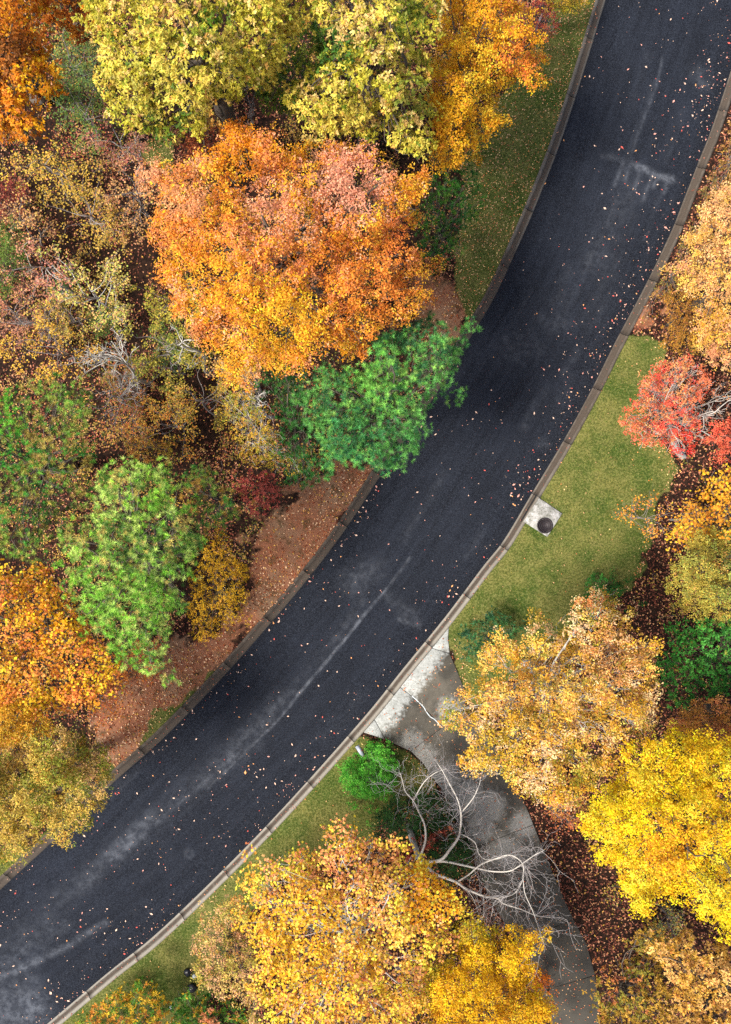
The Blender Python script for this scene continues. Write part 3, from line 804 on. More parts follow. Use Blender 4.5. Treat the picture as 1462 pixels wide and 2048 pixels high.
tree('oak_tree', 'large pale yellow-green oak, the western half of the pale canopy', 'tree',
     [(188, 35), (205, -120), (610, -120), (612, 30), (605, 70), (580, 130), (530, 160), (500, 185), (488, 205), (450, 200), (440, 250), (405, 272), (350, 285), (318, 262), (285, 270), (262, 268), (228, 232), (210, 195), (206, 150), (192, 90)], 14.5, 9, 40, 'oak', YG,
     zones=[(330, 250, 60, ['#7a8f28', '#58772a', '#94982e'], 0.7), (425, 35, 35, ['#5e8a20', '#86a030'], .6), (300, 160, 90, ['#c4b850', '#b8b048'], .4), (350, 20, 45, ['#d0a060', '#d8b070'], .5)], seed=13, trunk_r=0.38, twigs=1)
tree('oak_tree', 'large pale yellow oak standing between the yellow-green oak and the golden roadside tree', 'tree',
     [(560, -120), (880, -120), (885, 10), (880, 60), (850, 120), (858, 190), (862, 240), (842, 268), (850, 310), (800, 302), (772, 262), (740, 285), (700, 268), (668, 285), (640, 262), (595, 245), (570, 225), (575, 180), (610, 140), (640, 125), (640, 50), (600, 40)], 14, 9, 36, 'oak', YG,
     zones=[(655, 95, 55, ['#4f7424', '#6c842c', '#38601e'], 0.85), (820, 40, 45, ['#7a9028', '#a0a038'], .6), (825, 215, 55, ['#a8a040', '#8f9a3c', '#c4a058'], .7), (700, 40, 50, ['#d8b870', '#e0c070'], .5)], seed=14, trunk_r=0.36, twigs=1)
tree('oak_tree', 'dark green oak sapling in the shaded gap between the two pale oaks', 'tree',
     [(490, 110), (570, 50), (640, 50), (700, 90), (690, 130), (650, 170), (615, 235), (560, 225), (500, 190)], 8.5, 6, 24, 'oak',
     [(3, '#5c7c28'), (2, '#8c9434'), (1, '#3c6020'), (1, '#7c5c34')], seed=15, dens=0.8, under=0.5, trunk_r=0.12)
tree('maple_tree', 'golden yellow roadside tree overhanging the narrow grass verge', 'tree',
     [(880, -110), (1050, -110), (1045, 10), (1062, 45), (1100, 70), (1072, 100), (1075, 135), (1070, 172), (1022, 172), (1000, 185), (985, 205), (1012, 240), (1012, 262), (975, 272), (960, 305), (925, 325), (905, 345), (872, 332), (850, 342), (848, 300), (868, 235), (858, 185), (858, 120), (882, 60)], 10.5, 6.5, 28, 'fine', GOLD,
     zones=[(1040, 120, 60, ['#ec8c30', '#e87c3c', '#f09c30'], 0.8), (1000, 20, 40, ['#e8982c', '#e4803c'], .6), (900, 320, 45, ['#e8a428', '#d0a020'], .5)], seed=16, trunk_r=0.22, twigs=1)
tree('shrub', 'pinkish red shrub with bare twigs at the top of the roadside verge', 'shrub',
     [(1020, 20), (1075, 0), (1125, 10), (1120, 55), (1095, 90), (1060, 75), (1040, 55)], 3.2, 1.2, 16, 'fine',
     [(3, '#cc5c48'), (2, '#d87c50'), (1, '#9c4440')], seed=17, dens=0.45, under=0.0, trunk_r=0.05, twigs=4, barkm=M_TWIG, exposed=True)
tree('shrub', 'yellow-green shrub by the kerb in the top corner of the verge', 'shrub',
     [(1090, -60), (1190, -60), (1178, 10), (1150, 26), (1110, 28), (1080, 12)], 3.5, 1.5, 18, 'fine',
     [(3, '#b8a830'), (2, '#d0a838'), (1, '#889430')], seed=18, dens=0.8, under=0.3, trunk_r=0.05)
tree('oak_tree', 'broad bright orange oak filling the middle of the wood', 'tree',
     [(304, 352), (332, 325), (372, 345), (396, 330), (410, 298), (440, 280), (440, 262), (480, 245), (505, 262), (560, 262), (600, 280), (625, 290), (650, 275), (700, 300), (742, 300), (765, 330), (812, 325), (835, 345), (862, 372), (855, 400), (828, 420), (838, 455), (815, 470), (842, 500), (850, 540), (835, 570), (858, 600), (838, 640), (790, 640), (760, 655), (728, 715), (700, 715), (680, 690), (650, 722), (600, 742), (545, 722), (520, 745), (505, 770), (470, 785), (450, 765), (430, 735), (412, 700), (405, 665), (372, 645), (345, 625), (345, 590), (325, 545), (332, 500), (308, 465), (318, 420), (298, 395)], 15, 9, 38, 'fine', ORANGE,
     zones=[(470, 300, 60, ['#ec9418', '#e88c1c', '#f0a020'], .8), (590, 290, 40, ['#f0a820', '#ec9c24'], .7), (700, 360, 90, ['#e8a07c', '#e49874', '#ecac88'], .95), (540, 410, 70, ['#e49c74', '#e8a478'], .8), (370, 400, 55, ['#e49c68', '#e8a468'], .8),
            (420, 560, 80, ['#fab828', '#f8ac2c', '#f0a030'], .8), (560, 640, 90, ['#fcc42c', '#f8b828', '#f4a830'], .9), (450, 720, 60, ['#f0a428', '#f4b030'], .8), (780, 560, 90, ['#ec8c3c', '#e88834', '#f09c40'], .7), (650, 500, 60, ['#d8803c', '#e89428'], .6), (800, 480, 50, ['#d0743c', '#e08434'], .6)], seed=19, trunk_r=0.42, dens=1.05, twigs=1)
tree('maple_tree', 'dark maroon understorey tree tucked behind the orange oak', 'tree',
     [(380, 262), (440, 248), (450, 275), (420, 300), (400, 330), (370, 330), (362, 290)], 7, 5, 20, 'fine', [(3, '#8a4028'), (2, '#6c3020'), (1, '#b06030')], seed=20, under=0.3, trunk_r=0.1)
tree('pine_tree', 'dark green pine in shade between the orange oak and the verge', 'tree',
     [(845, 352), (880, 340), (945, 345), (962, 395), (975, 412), (930, 455), (918, 470), (922, 520), (880, 545), (845, 530), (835, 470), (840, 420)], 6.5, 3, 21, 'pine', [(3, '#3c7424'), (2, '#2c6026'), (1.5, '#548a2c'), (0.6, '#6c8c30')], seed=21, trunk_r=0.14, dens=0.85)
tree('pine_tree', 'blue-green pine leaning over the asphalt from the left kerb', 'tree',
     [(640, 760), (612, 795), (605, 835), (628, 870), (640, 930), (660, 962), (700, 935), (745, 938), (775, 945), (815, 925), (838, 905), (836, 880), (855, 862), (855, 825), (872, 800), (905, 760), (932, 722), (935, 690), (912, 670), (905, 650), (870, 642), (838, 645), (800, 650), (770, 672), (738, 678), (730, 715), (680, 742), (655, 740)], 12.5, 8, 25, 'pine', PINE_B,
     zones=[(750, 760, 75, ['#74b848', '#88c454', '#68ac44'], .7), (760, 690, 40, ['#6cb454', '#58a84c'], .5), (720, 880, 80, ['#3a7c42', '#2c6c3c', '#48904a'], .6)], seed=22, trunk_r=0.25, dens=1.35, under=1.0)
tree('pine_tree', 'deep green lower pine in the shade behind the blue-green pine', 'tree',
     [(535, 720), (590, 725), (640, 745), (640, 780), (612, 800), (608, 840), (632, 880), (645, 935), (640, 965), (600, 985), (565, 968), (560, 925), (540, 890), (560, 850), (545, 800), (522, 765)], 7.5, 4.5, 22, 'pine', [(3, '#2e6426'), (2, '#3e7a2e'), (1, '#20501e')], seed=23, trunk_r=0.18, dens=0.95)
tree('pine_tree', 'bright lime green pine, the palest pine in the wood', 'tree',
     [(102, 1085), (122, 1050), (150, 1040), (185, 1050), (172, 1000), (205, 955), (210, 930), (260, 918), (300, 925), (338, 918), (352, 950), (362, 1000), (400, 1030), (412, 1060), (398, 1085), (395, 1130), (360, 1165), (372, 1215), (345, 1240), (320, 1262), (342, 1318), (300, 1338), (260, 1335), (222, 1308), (225, 1290), (165, 1245), (165, 1205), (128, 1180), (140, 1135)], 13.5, 8.5, 25, 'pine', PINE_L,
     zones=[(260, 1110, 40, ['#a8b850', '#7c9c44'], .4), (200, 1180, 50, ['#a4cc54', '#8cbc48'], .4)], seed=24, trunk_r=0.24, dens=1.35, under=0.9)
tree('pine_tree', 'small olive-tipped pine just right of the lime green pine', 'tree',
     [(362, 960), (395, 918), (425, 935), (430, 960), (475, 975), (482, 1010), (488, 1030), (450, 1055), (415, 1058), (400, 1030), (370, 1005)], 9.5, 7, 18, 'pine', [(3, '#5f9034'), (2, '#7c9438'), (1.2, '#c09440'), (1, '#3f7c2c')], seed=25, trunk_r=0.13, dens=0.95)
tree('pine_tree', 'olive brown and green pine at the left edge above the orange maple', 'tree',
     [(-110, 770), (30, 775), (60, 768), (85, 765), (120, 752), (180, 790), (192, 830), (188, 880), (200, 940), (178, 985), (172, 1020), (120, 1045), (108, 1085), (85, 1100), (60, 1130), (0, 1100), (-110, 1100)], 10.5, 7, 25, 'pine', [(3, '#74a838'), (2.5, '#8ca040'), (2, '#a89444'), (1.5, '#4c9434'), (1, '#c0a854')],
     zones=[(10, 830, 45, ['#5cb82c', '#78c038'], .7), (30, 900, 45, ['#3f9430', '#58a434'], .6), (90, 1040, 70, ['#486c28', '#5c7830', '#586424'], .6)], seed=26, trunk_r=0.22, dens=1.0)
tree('maple_tree', 'fiery orange round-leaved maple at the left edge below the olive pine', 'tree',
     [(-110, 1100), (0, 1130), (40, 1155), (75, 1130), (115, 1140), (122, 1180), (165, 1230), (200, 1290), (245, 1325), (240, 1360), (205, 1380), (195, 1410), (150, 1425), (110, 1410), (80, 1440), (0, 1420), (-110, 1420)], 9.5, 6, 30, 'round', [(3, '#f8ac30'), (2, '#f49444'), (3, '#fcc42c'), (1, '#e08448'), (1, '#c89c34')],
     zones=[(60, 1180, 55, ['#d89024', '#b88428'], .6), (100, 1250, 40, ['#f8b414', '#f4a818'], .7), (20, 1320, 45, ['#c8902c', '#b08028'], .5)], seed=27, dens=0.85, under=0.3, trunk_r=0.2, twigs=1)
tree('maple_tree', 'yellow ochre tree at the left edge between the orange maple and the olive oak', 'tree',
     [(-110, 1390), (40, 1385), (80, 1420), (100, 1460), (40, 1500), (-110, 1510)], 9, 6.5, 28, 'fine', [(3, '#dca02c'), (2, '#e8ac30'), (2, '#b89428'), (1, '#e88c40')], seed=28, trunk_r=0.15)
tree('oak_tree', 'olive and tan oak whose lowest boughs hang over the left kerb', 'tree',
     [(-110, 1500), (40, 1490), (75, 1455), (130, 1445), (172, 1470), (205, 1500), (218, 1540), (225, 1572), (205, 1600), (180, 1630), (185, 1655), (165, 1660), (140, 1712), (118, 1690), (100, 1665), (70, 1680), (40, 1708), (0, 1712), (-110, 1700)], 10.5, 6.5, 32, 'fine',
     [(3, '#c4a83c'), (3, '#d4b450'), (2.2, '#949430'), (2, '#dcb468'), (1.2, '#cc9438'), (1.2, '#6c7c28')], seed=29, trunk_r=0.26, twigs=1)
tree('shrub', 'mustard yellow fine-leaved shrub against the lower right side of the lime pine', 'shrub',
     [(405, 1085), (440, 1062), (462, 1080), (470, 1110), (500, 1135), (488, 1170), (495, 1210), (475, 1245), (440, 1255), (412, 1290), (392, 1278), (385, 1240), (370, 1215), (385, 1170), (408, 1120)], 4.5, 2, 22, 'shrub', [(3, '#c89c1c'), (2, '#dca820'), (2, '#a88820'), (1, '#b87c28')], seed=30, dens=0.75, under=0.3, trunk_r=0.06, multi=2)
tree('shrub', 'burgundy red shrub at the edge of the clay verge', 'shrub',
     [(470, 960), (500, 935), (540, 940), (568, 965), (560, 1005), (530, 1035), (500, 1030), (485, 1000)], 3.2, 1.2, 20, 'magn', [(3, '#a0483c'), (2, '#b85c4c'), (1, '#7c3028')], seed=31, dens=0.9, under=0.3, trunk_r=0.05, multi=2)
tree('maple_tree', 'thin yellow tree with loose foliage left of the deep green pine', 'tree',
     [(445, 790), (480, 770), (512, 790), (540, 820), (552, 860), (560, 905), (600, 925), (612, 955), (590, 965), (545, 935), (505, 930), (475, 895), (462, 850), (440, 830)], 7, 4.5, 22, 'shrub', [(3, '#ccb03c'), (2, '#d8a838'), (2, '#9c9c34'), (1, '#d8a060')], seed=32, dens=0.65, under=0.3, trunk_r=0.08, twigs=3, barkm=M_PALEBARK, exposed=True)

# ------------------------------------------------------------------ right side
tree('maple_tree', 'peach and gold tree at the right edge above the red tree', 'tree',
     [(1580, 350), (1445, 375), (1425, 400), (1392, 425), (1388, 455), (1362, 480), (1375, 510), (1362, 545), (1372, 580), (1405, 595), (1385, 640), (1390, 680), (1425, 712), (1450, 745), (1580, 745)], 9.5, 5.5, 28, 'fine', [(3, '#f4c484'), (3, '#f0b474'), (2, '#f0bc58'), (1.5, '#e8a070'), (1, '#d0a444')], zones=[(1400, 650, 60, ['#e0ac3c', '#d4a030', '#e8a85c'], .6)], seed=40, trunk_r=0.22, twigs=1)
tree('shrub', 'rusty gold shrub between the right kerb and the peach tree', 'shrub',
     [(1325, 570), (1360, 560), (1395, 600), (1385, 650), (1392, 690), (1375, 710), (1345, 705), (1325, 680), (1335, 640), (1318, 610)], 3.5, 1.2, 22, 'shrub', [(3, '#c08c34'), (2, '#b07830'), (2, '#d09c3c'), (1, '#9c6c30')], seed=41, dens=0.7, under=0.3, trunk_r=0.05, multi=2)
tree('shrub', 'tangled brown and olive shrub along the kerb near the top right corner', 'shrub',
     [(1475, 200), (1452, 270), (1432, 330), (1420, 365), (1400, 400), (1390, 440), (1430, 400), (1462, 370), (1530, 360), (1530, 200)], 2.2, 0.7, 20, 'shrub', [(3, '#a87c40'), (2, '#b88c3c'), (2, '#84763a'), (1, '#b87048')], seed=42, dens=0.6, under=0.2, trunk_r=0.04, multi=2, twigs=2, barkm=M_TWIG)
tree('maple_tree', 'coral red maple with a pale leaning trunk above the lawn', 'tree',
     [(1245, 842), (1262, 800), (1275, 770), (1300, 740), (1345, 722), (1382, 716), (1405, 740), (1425, 755), (1412, 790), (1395, 810), (1400, 850), (1390, 880), (1380, 910), (1350, 908), (1318, 892), (1290, 898), (1262, 885), (1248, 865)], 7.0, 4.6, 21, 'fine', REDP,
     zones=[(1290, 830, 30, ['#e8a060', '#e08850'], .6), (1370, 890, 45, ['#e84038', '#ee5038'], .7)], seed=43, dens=0.72, under=0.15, base=(1372, 916), trunk_r=0.13, barkm=M_PALEBARK, twigs=4, exposed=True)
tree('maple_tree', 'coral red bough tree hugging the right edge beyond the leaning trunk', 'tree',
     [(1418, 850), (1450, 835), (1520, 830), (1520, 915), (1455, 905), (1440, 930), (1425, 925), (1418, 890)], 6.0, 4.6, 18, 'fine', [(3, '#ec7050'), (2, '#e85c44'), (1, '#f09060')], seed=44, dens=0.7, under=0.1, trunk_r=0.08)
tree('maple_tree', 'sparse amber round-leaved tree reaching over the litter right of the lawn', 'tree',
     [(1580, 945), (1440, 948), (1405, 955), (1410, 990), (1360, 1020), (1345, 1060), (1330, 1090), (1400, 1080), (1580, 1090)], 6.5, 4.5, 22, 'round', [(3, '#f0b42c'), (2, '#e89c30'), (1, '#f4c83c'), (1, '#d87c3c')], seed=45, dens=0.65, under=0.2, trunk_r=0.1, twigs=2, barkm=M_TWIG)
tree('oak_tree', 'olive green oak with amber tints at the right edge beside the leaf bed', 'tree',
     [(1580, 1060), (1420, 1060), (1380, 1075), (1345, 1110), (1340, 1140), (1358, 1165), (1352, 1195), (1400, 1225), (1440, 1240), (1580, 1240)], 8.0, 5.0, 27, 'fine', [(3, '#a8a448'), (3, '#b4a040'), (2, '#98a048'), (1, '#d0a050')], seed=46, base=(1400, 1130), trunk_r=0.17)
tree('shrub', 'small dark green clipped shrub peeping out above the tan oak', 'shrub',
     [(1172, 1160), (1195, 1146), (1225, 1150), (1245, 1172), (1235, 1200), (1200, 1205), (1170, 1190)], 1.5, 0.7, 14, 'shrub', [(3, '#2c6c24'), (2, '#3c8430'), (1, '#20501c')], seed=47, dens=1.2, trunk_r=0.04)
tree('shrub', 'dark bluish green shrub on the lawn beside the driveway mouth', 'shrub',
     [(925, 1270), (945, 1240), (985, 1226), (1025, 1235), (1035, 1262), (1010, 1290), (980, 1330), (945, 1318), (928, 1298)], 2.2, 0.9, 20, 'magn', [(3, '#2a5434'), (2, '#3c6c3c'), (1, '#4c7c40')], seed=48, dens=0.9, trunk_r=0.05, multi=2)
tree('oak_tree', 'wide tan and gold oak spreading over the driveway', 'tree',
     [(880, 1412), (900, 1402), (925, 1412), (915, 1372), (945, 1362), (965, 1330), (975, 1290), (1005, 1262), (1030, 1275), (1055, 1302), (1048, 1260), (1060, 1225), (1085, 1222), (1098, 1260), (1130, 1238), (1155, 1225), (1152, 1190), (1180, 1172), (1205, 1182), (1235, 1178), (1240, 1215), (1262, 1225), (1245, 1258), (1290, 1268), (1325, 1278), (1330, 1310), (1300, 1345), (1312, 1385), (1290, 1410), (1318, 1440), (1280, 1475), (1240, 1490), (1240, 1530), (1200, 1545), (1195, 1585), (1150, 1592), (1118, 1620), (1080, 1598), (1050, 1590), (1030, 1560), (985, 1560), (968, 1532), (930, 1538), (912, 1510), (935, 1490), (925, 1450), (895, 1440)], 12, 6.8, 29, 'fine', TAN,
     zones=[(1230, 1320, 80, ['#e4a460', '#e8ac6c', '#dca050'], .6), (900, 1420, 35, ['#7c8c28', '#a89430'], .7), (1000, 1500, 60, ['#d8b034', '#c8a02c', '#a89830'], .6), (1160, 1545, 60, ['#c8a838', '#b89c30', '#90902c'], .6), (1130, 1400, 90, ['#d8a444', '#e8b45c', '#a89438'], .5)], seed=49, dens=0.95, under=0.3, trunk_r=0.19, barkm=M_PALEBARK, twigs=3)
tree('evergreen_tree', 'glossy green broadleaf evergreen at the right edge behind the tan oak', 'tree',
     [(1580, 1235), (1470, 1240), (1420, 1232), (1385, 1245), (1345, 1240), (1325, 1260), (1335, 1300), (1305, 1340), (1315, 1380), (1345, 1415), (1365, 1420), (1400, 1390), (1580, 1390)], 5.5, 2.5, 25, 'magn', [(3, '#3f8a30'), (2, '#549c3c'), (2, '#2c6a26'), (0.5, '#a0a040')], seed=50, dens=0.85, trunk_r=0.1)
tree('oak_tree', 'salmon brown small oak at the right edge above the brilliant yellow tree', 'tree',
     [(1580, 1395), (1440, 1400), (1380, 1410), (1350, 1432), (1330, 1450), (1390, 1480), (1440, 1490), (1580, 1490)], 7.5, 5.5, 22, 'fine', [(3, '#d49c50'), (2, '#dc9058'), (2, '#c88c3c'), (1, '#c06c40')], seed=51, trunk_r=0.12, dens=0.8)
tree('maple_tree', 'brilliant yellow tree, the brightest and largest yellow crown, at the right edge', 'tree',
     [(1146, 1630), (1160, 1605), (1200, 1600), (1222, 1580), (1215, 1555), (1250, 1540), (1232, 1510), (1250, 1490), (1290, 1490), (1305, 1455), (1345, 1450), (1390, 1475), (1440, 1468), (1580, 1480), (1580, 1870), (1440, 1860), (1400, 1835), (1385, 1800), (1350, 1780), (1330, 1800), (1278, 1828), (1262, 1790), (1235, 1770), (1235, 1740), (1180, 1725), (1192, 1692), (1165, 1665)], 13, 7.5, 32, 'fine', YELL,
     zones=[(1340, 1700, 70, ['#f0ac20', '#eea428', '#f4bc24'], .7), (1400, 1640, 60, ['#f4b828', '#f8c834'], .4)], seed=52, base=(1330, 1600), dens=1.15, trunk_r=0.3)
tree('oak_tree', 'pale tan oak filling the bottom right corner', 'tree',
     [(1290, 1870), (1330, 1880), (1370, 1860), (1420, 1890), (1580, 1870), (1580, 2180), (1300, 2180), (1330, 2060), (1350, 2000), (1330, 1930), (1300, 1900)], 8.5, 5.5, 28, 'oak', [(3, '#dcac4c'), (3, '#e4b468'), (2, '#d0a040'), (1, '#b89438'), (1, '#dc9450')], seed=53, base=(1420, 1980), dens=0.85, under=0.3, trunk_r=0.2, twigs=2)
tree('oak_tree', 'dull olive-gold low oak between the driveway foot and the pale tan oak', 'tree',
     [(1180, 1985), (1200, 1950), (1250, 1940), (1255, 1895), (1260, 1850), (1320, 1845), (1350, 1880), (1335, 1930), (1350, 2000), (1330, 2060), (1280, 2150), (1190, 2150), (1195, 2030)], 4.8, 2.5, 24, 'oak', [(3, '#a88430'), (2, '#c09838'), (2, '#847c2c'), (1, '#b87440')], seed=54, base=(1270, 1950), dens=0.6, under=0.2, trunk_r=0.12)
tree('maple_tree', 'wide round-leaved maple of orange, gold and coral below the ball shrub', 'tree',
     [(500, 1735), (535, 1705), (560, 1722), (600, 1690), (635, 1680), (655, 1650), (690, 1640), (720, 1668), (765, 1672), (800, 1685), (830, 1718), (860, 1740), (885, 1760), (915, 1790), (935, 1815), (950, 1850), (920, 1880), (880, 1900), (860, 1950), (845, 2000), (830, 2060), (800, 2180), (560, 2180), (545, 2060), (515, 2000), (495, 1940), (512, 1900), (480, 1850), (500, 1800), (485, 1770)], 9.5, 5.2, 28, 'round', MAPLE,
     zones=[(700, 1720, 110, ['#f4a860', '#ee9868', '#f8bc60'], .6), (600, 1900, 130, ['#f4bc2c', '#f6b428', '#f4c440'], .7), (860, 1790, 70, ['#f0a01c', '#f4ac20'], .8), (750, 1880, 100, ['#f8c860', '#fcd050', '#f4b460'], .5)], seed=55, dens=0.85, under=0.25, trunk_r=0.24, barkm=M_PALEBARK, twigs=3)
tree('maple_tree', 'pale straw and pink loose-leaved tree over the lawn left of the wide maple', 'tree',
     [(378, 1880), (405, 1855), (400, 1825), (440, 1815), (470, 1785), (500, 1800), (500, 1860), (520, 1910), (510, 1950), (525, 2000), (545, 2060), (500, 2050), (470, 2000), (430, 1990), (395, 1960), (385, 1920)], 6.5, 4, 22, 'fine', [(3, '#d8b868'), (2, '#dca878'), (2, '#b8a848'), (1.5, '#e0a050'), (1, '#8c9438')], seed=56, dens=0.7, under=0.2, trunk_r=0.1, twigs=2)
tree('maple_tree', 'egg-yolk yellow tree at the foot of the driveway beside the wide maple', 'tree',
     [(905, 1930), (925, 1905), (915, 1885), (945, 1875), (985, 1895), (1000, 1905), (1005, 1862), (1035, 1855), (1062, 1860), (1078, 1885), (1068, 1910), (1072, 1930), (1060, 1960), (1095, 1995), (1110, 2030), (1120, 2180), (850, 2180), (848, 2060), (868, 2010), (860, 1965)], 8, 4.5, 25, 'fine', [(3, '#f6c21c'), (3, '#f0b41c'), (1.5, '#eca824'), (1, '#f8d034')], zones=[(1050, 2010, 50, ['#f8cc28'], .3)], seed=57, dens=1.1, trunk_r=0.16)
tree('maple_tree', 'olive-yellow tree wedged between the wide maple and the egg-yolk yellow tree', 'tree',
     [(850, 1960), (880, 1905), (920, 1880), (935, 1840), (975, 1842), (992, 1870), (985, 1895), (945, 1880), (915, 1890), (925, 1910), (905, 1935), (865, 1970), (850, 2010), (830, 2020)], 6.5, 4.5, 19, 'fine', [(3, '#b8a01c'), (2, '#d0ac20'), (1.5, '#7c8c20')], seed=58, dens=1.0, trunk_r=0.1)
tree('shrub', 'small burnt orange shrub on the edge of the driveway foot', 'shrub',
     [(1060, 1945), (1082, 1938), (1102, 1955), (1095, 1975), (1075, 1985), (1060, 1970)], 2.4, 1.2, 11, 'fine', [(3, '#d8761c'), (2, '#b85c20')], seed=59, trunk_r=0.04)
tree('shrub', 'mixed green, yellow and orange shrub on the lawn at the foot of the kerb', 'shrub',
     [(150, 2150), (160, 2035), (205, 2010), (230, 1975), (265, 1960), (275, 1940), (300, 1965), (335, 1985), (345, 2020), (370, 2060), (370, 2150)], 3.0, 1.2, 20, 'magn', [(3, '#5c8c28'), (2.5, '#d8b02c'), (2, '#e0983c'), (1.5, '#8c9c30'), (1, '#3c6c24')], seed=60, dens=0.95, under=0.5, trunk_r=0.05, multi=2)
tree('shrub', 'dark green shrub with yellow flecks beside the salmon tufted bush', 'shrub',
     [(340, 1990), (375, 1975), (420, 1990), (470, 2005), (505, 2040), (500, 2150), (340, 2150), (355, 2030)], 2.6, 1.0, 18, 'magn', [(3, '#3c7428'), (2, '#5c8c2c'), (1.2, '#e0b030'), (1, '#28541e')], seed=61, dens=0.95, under=0.5, trunk_r=0.05, multi=2)
tree('shrub', 'salmon pink tufted bush at the bottom edge of the lawn', 'shrub',
     [(378, 2060), (395, 2030), (420, 2015), (440, 2035), (450, 2060), (440, 2120), (380, 2120)], 3.6, 2.0, 13, 'magn', [(3, '#e09c68'), (2, '#d88c5c')], seed=62, trunk_r=0.04)
tree('shrub', 'low straw and rust brush along the kerb above the rusty gold shrub', 'shrub',
     [(1352, 500), (1378, 450), (1400, 440), (1372, 480), (1375, 510), (1362, 545), (1372, 575), (1345, 590), (1310, 600), (1290, 660), (1280, 655), (1310, 580)], 1.6, 0.5, 16, 'shrub', [(3, '#b08040'), (2, '#c09848'), (2, '#7c7434'), (1, '#b06c48')], seed=67, dens=0.5, under=0.2, trunk_r=0.03, multi=2, barkm=M_TWIG)
for sd, lb, pg in ((73, 'dim green shrub in the gap between the corner oak and pale oak', [(120, 60), (175, 55), (190, 120), (180, 190), (140, 220), (112, 170)]),
                   (74, 'dull green shrub in the dark gap left of the pale pink sapling', [(100, 560), (150, 540), (160, 590), (120, 620), (95, 600)]),
                   (75, 'leafy green shrub at the foot of the pale yellow-green sapling', [(180, 620), (230, 610), (240, 660), (200, 680), (172, 655)]),
                   (76, 'shaded green shrub in the wood left of the orange oak tail', [(300, 650), (360, 640), (390, 700), (350, 750), (300, 720)])):
    tree('shrub', lb, 'shrub', pg, 3.0, 1.0, 18, 'shrub', [(3, '#587c38'), (2, '#748c40'), (1, '#8c8c40')], seed=sd, dens=0.5, under=0.2, trunk_r=0.04, multi=2)
# clipped and hedge shrubs by the driveway
tree('ball_shrub', 'round clipped bright green shrub beside the mailbox', 'shrub',
     [(683, 1545), (690, 1522), (712, 1512), (728, 1508), (730, 1490), (740, 1481), (765, 1485), (788, 1505), (795, 1535), (792, 1565), (775, 1588), (745, 1597), (712, 1590), (690, 1572)], 1.35, 0.65, 12, 'shrub', [(3, '#4c9c2c'), (3, '#64b438'), (2.5, '#2c7020'), (1.2, '#88bc44')], seed=63, dens=1.7, trunk_r=0.05, sep=0.5, mixr=0.5)
tree('shrub', 'large dark green hedge shrub under the white-barked bare tree', 'shrub',
     [(742, 1650), (765, 1615), (800, 1590), (850, 1580), (895, 1590), (915, 1625), (908, 1655), (870, 1662), (835, 1680), (790, 1690), (760, 1680)], 1.9, 0.9, 20, 'shrub', [(3, '#234a1c'), (2, '#35622a'), (1, '#4a7434'), (0.35, '#c87850')], seed=64, dens=1.2, trunk_r=0.05, multi=2)
tree('shrub', 'low dark green shrub by the driveway edge beside the red leaves', 'shrub',
     [(850, 1712), (870, 1680), (905, 1665), (940, 1680), (952, 1712), (948, 1740), (915, 1755), (880, 1750)], 1.7, 0.8, 18, 'shrub', [(3, '#22481c'), (2, '#346028'), (1, '#467030')], seed=65, dens=1.2, trunk_r=0.05)
tree('shrub', 'dusty red shrub between the two dark green hedge shrubs', 'shrub',
     [(790, 1690), (835, 1680), (870, 1664), (905, 1652), (908, 1662), (870, 1680), (850, 1705), (820, 1720), (795, 1715)], 1.6, 0.8, 12, 'magn', [(3, '#b85444'), (2, '#d07858'), (1, '#8c3c30')], seed=66, dens=0.9, trunk_r=0.04)
print('TRIS crowns', ntri)

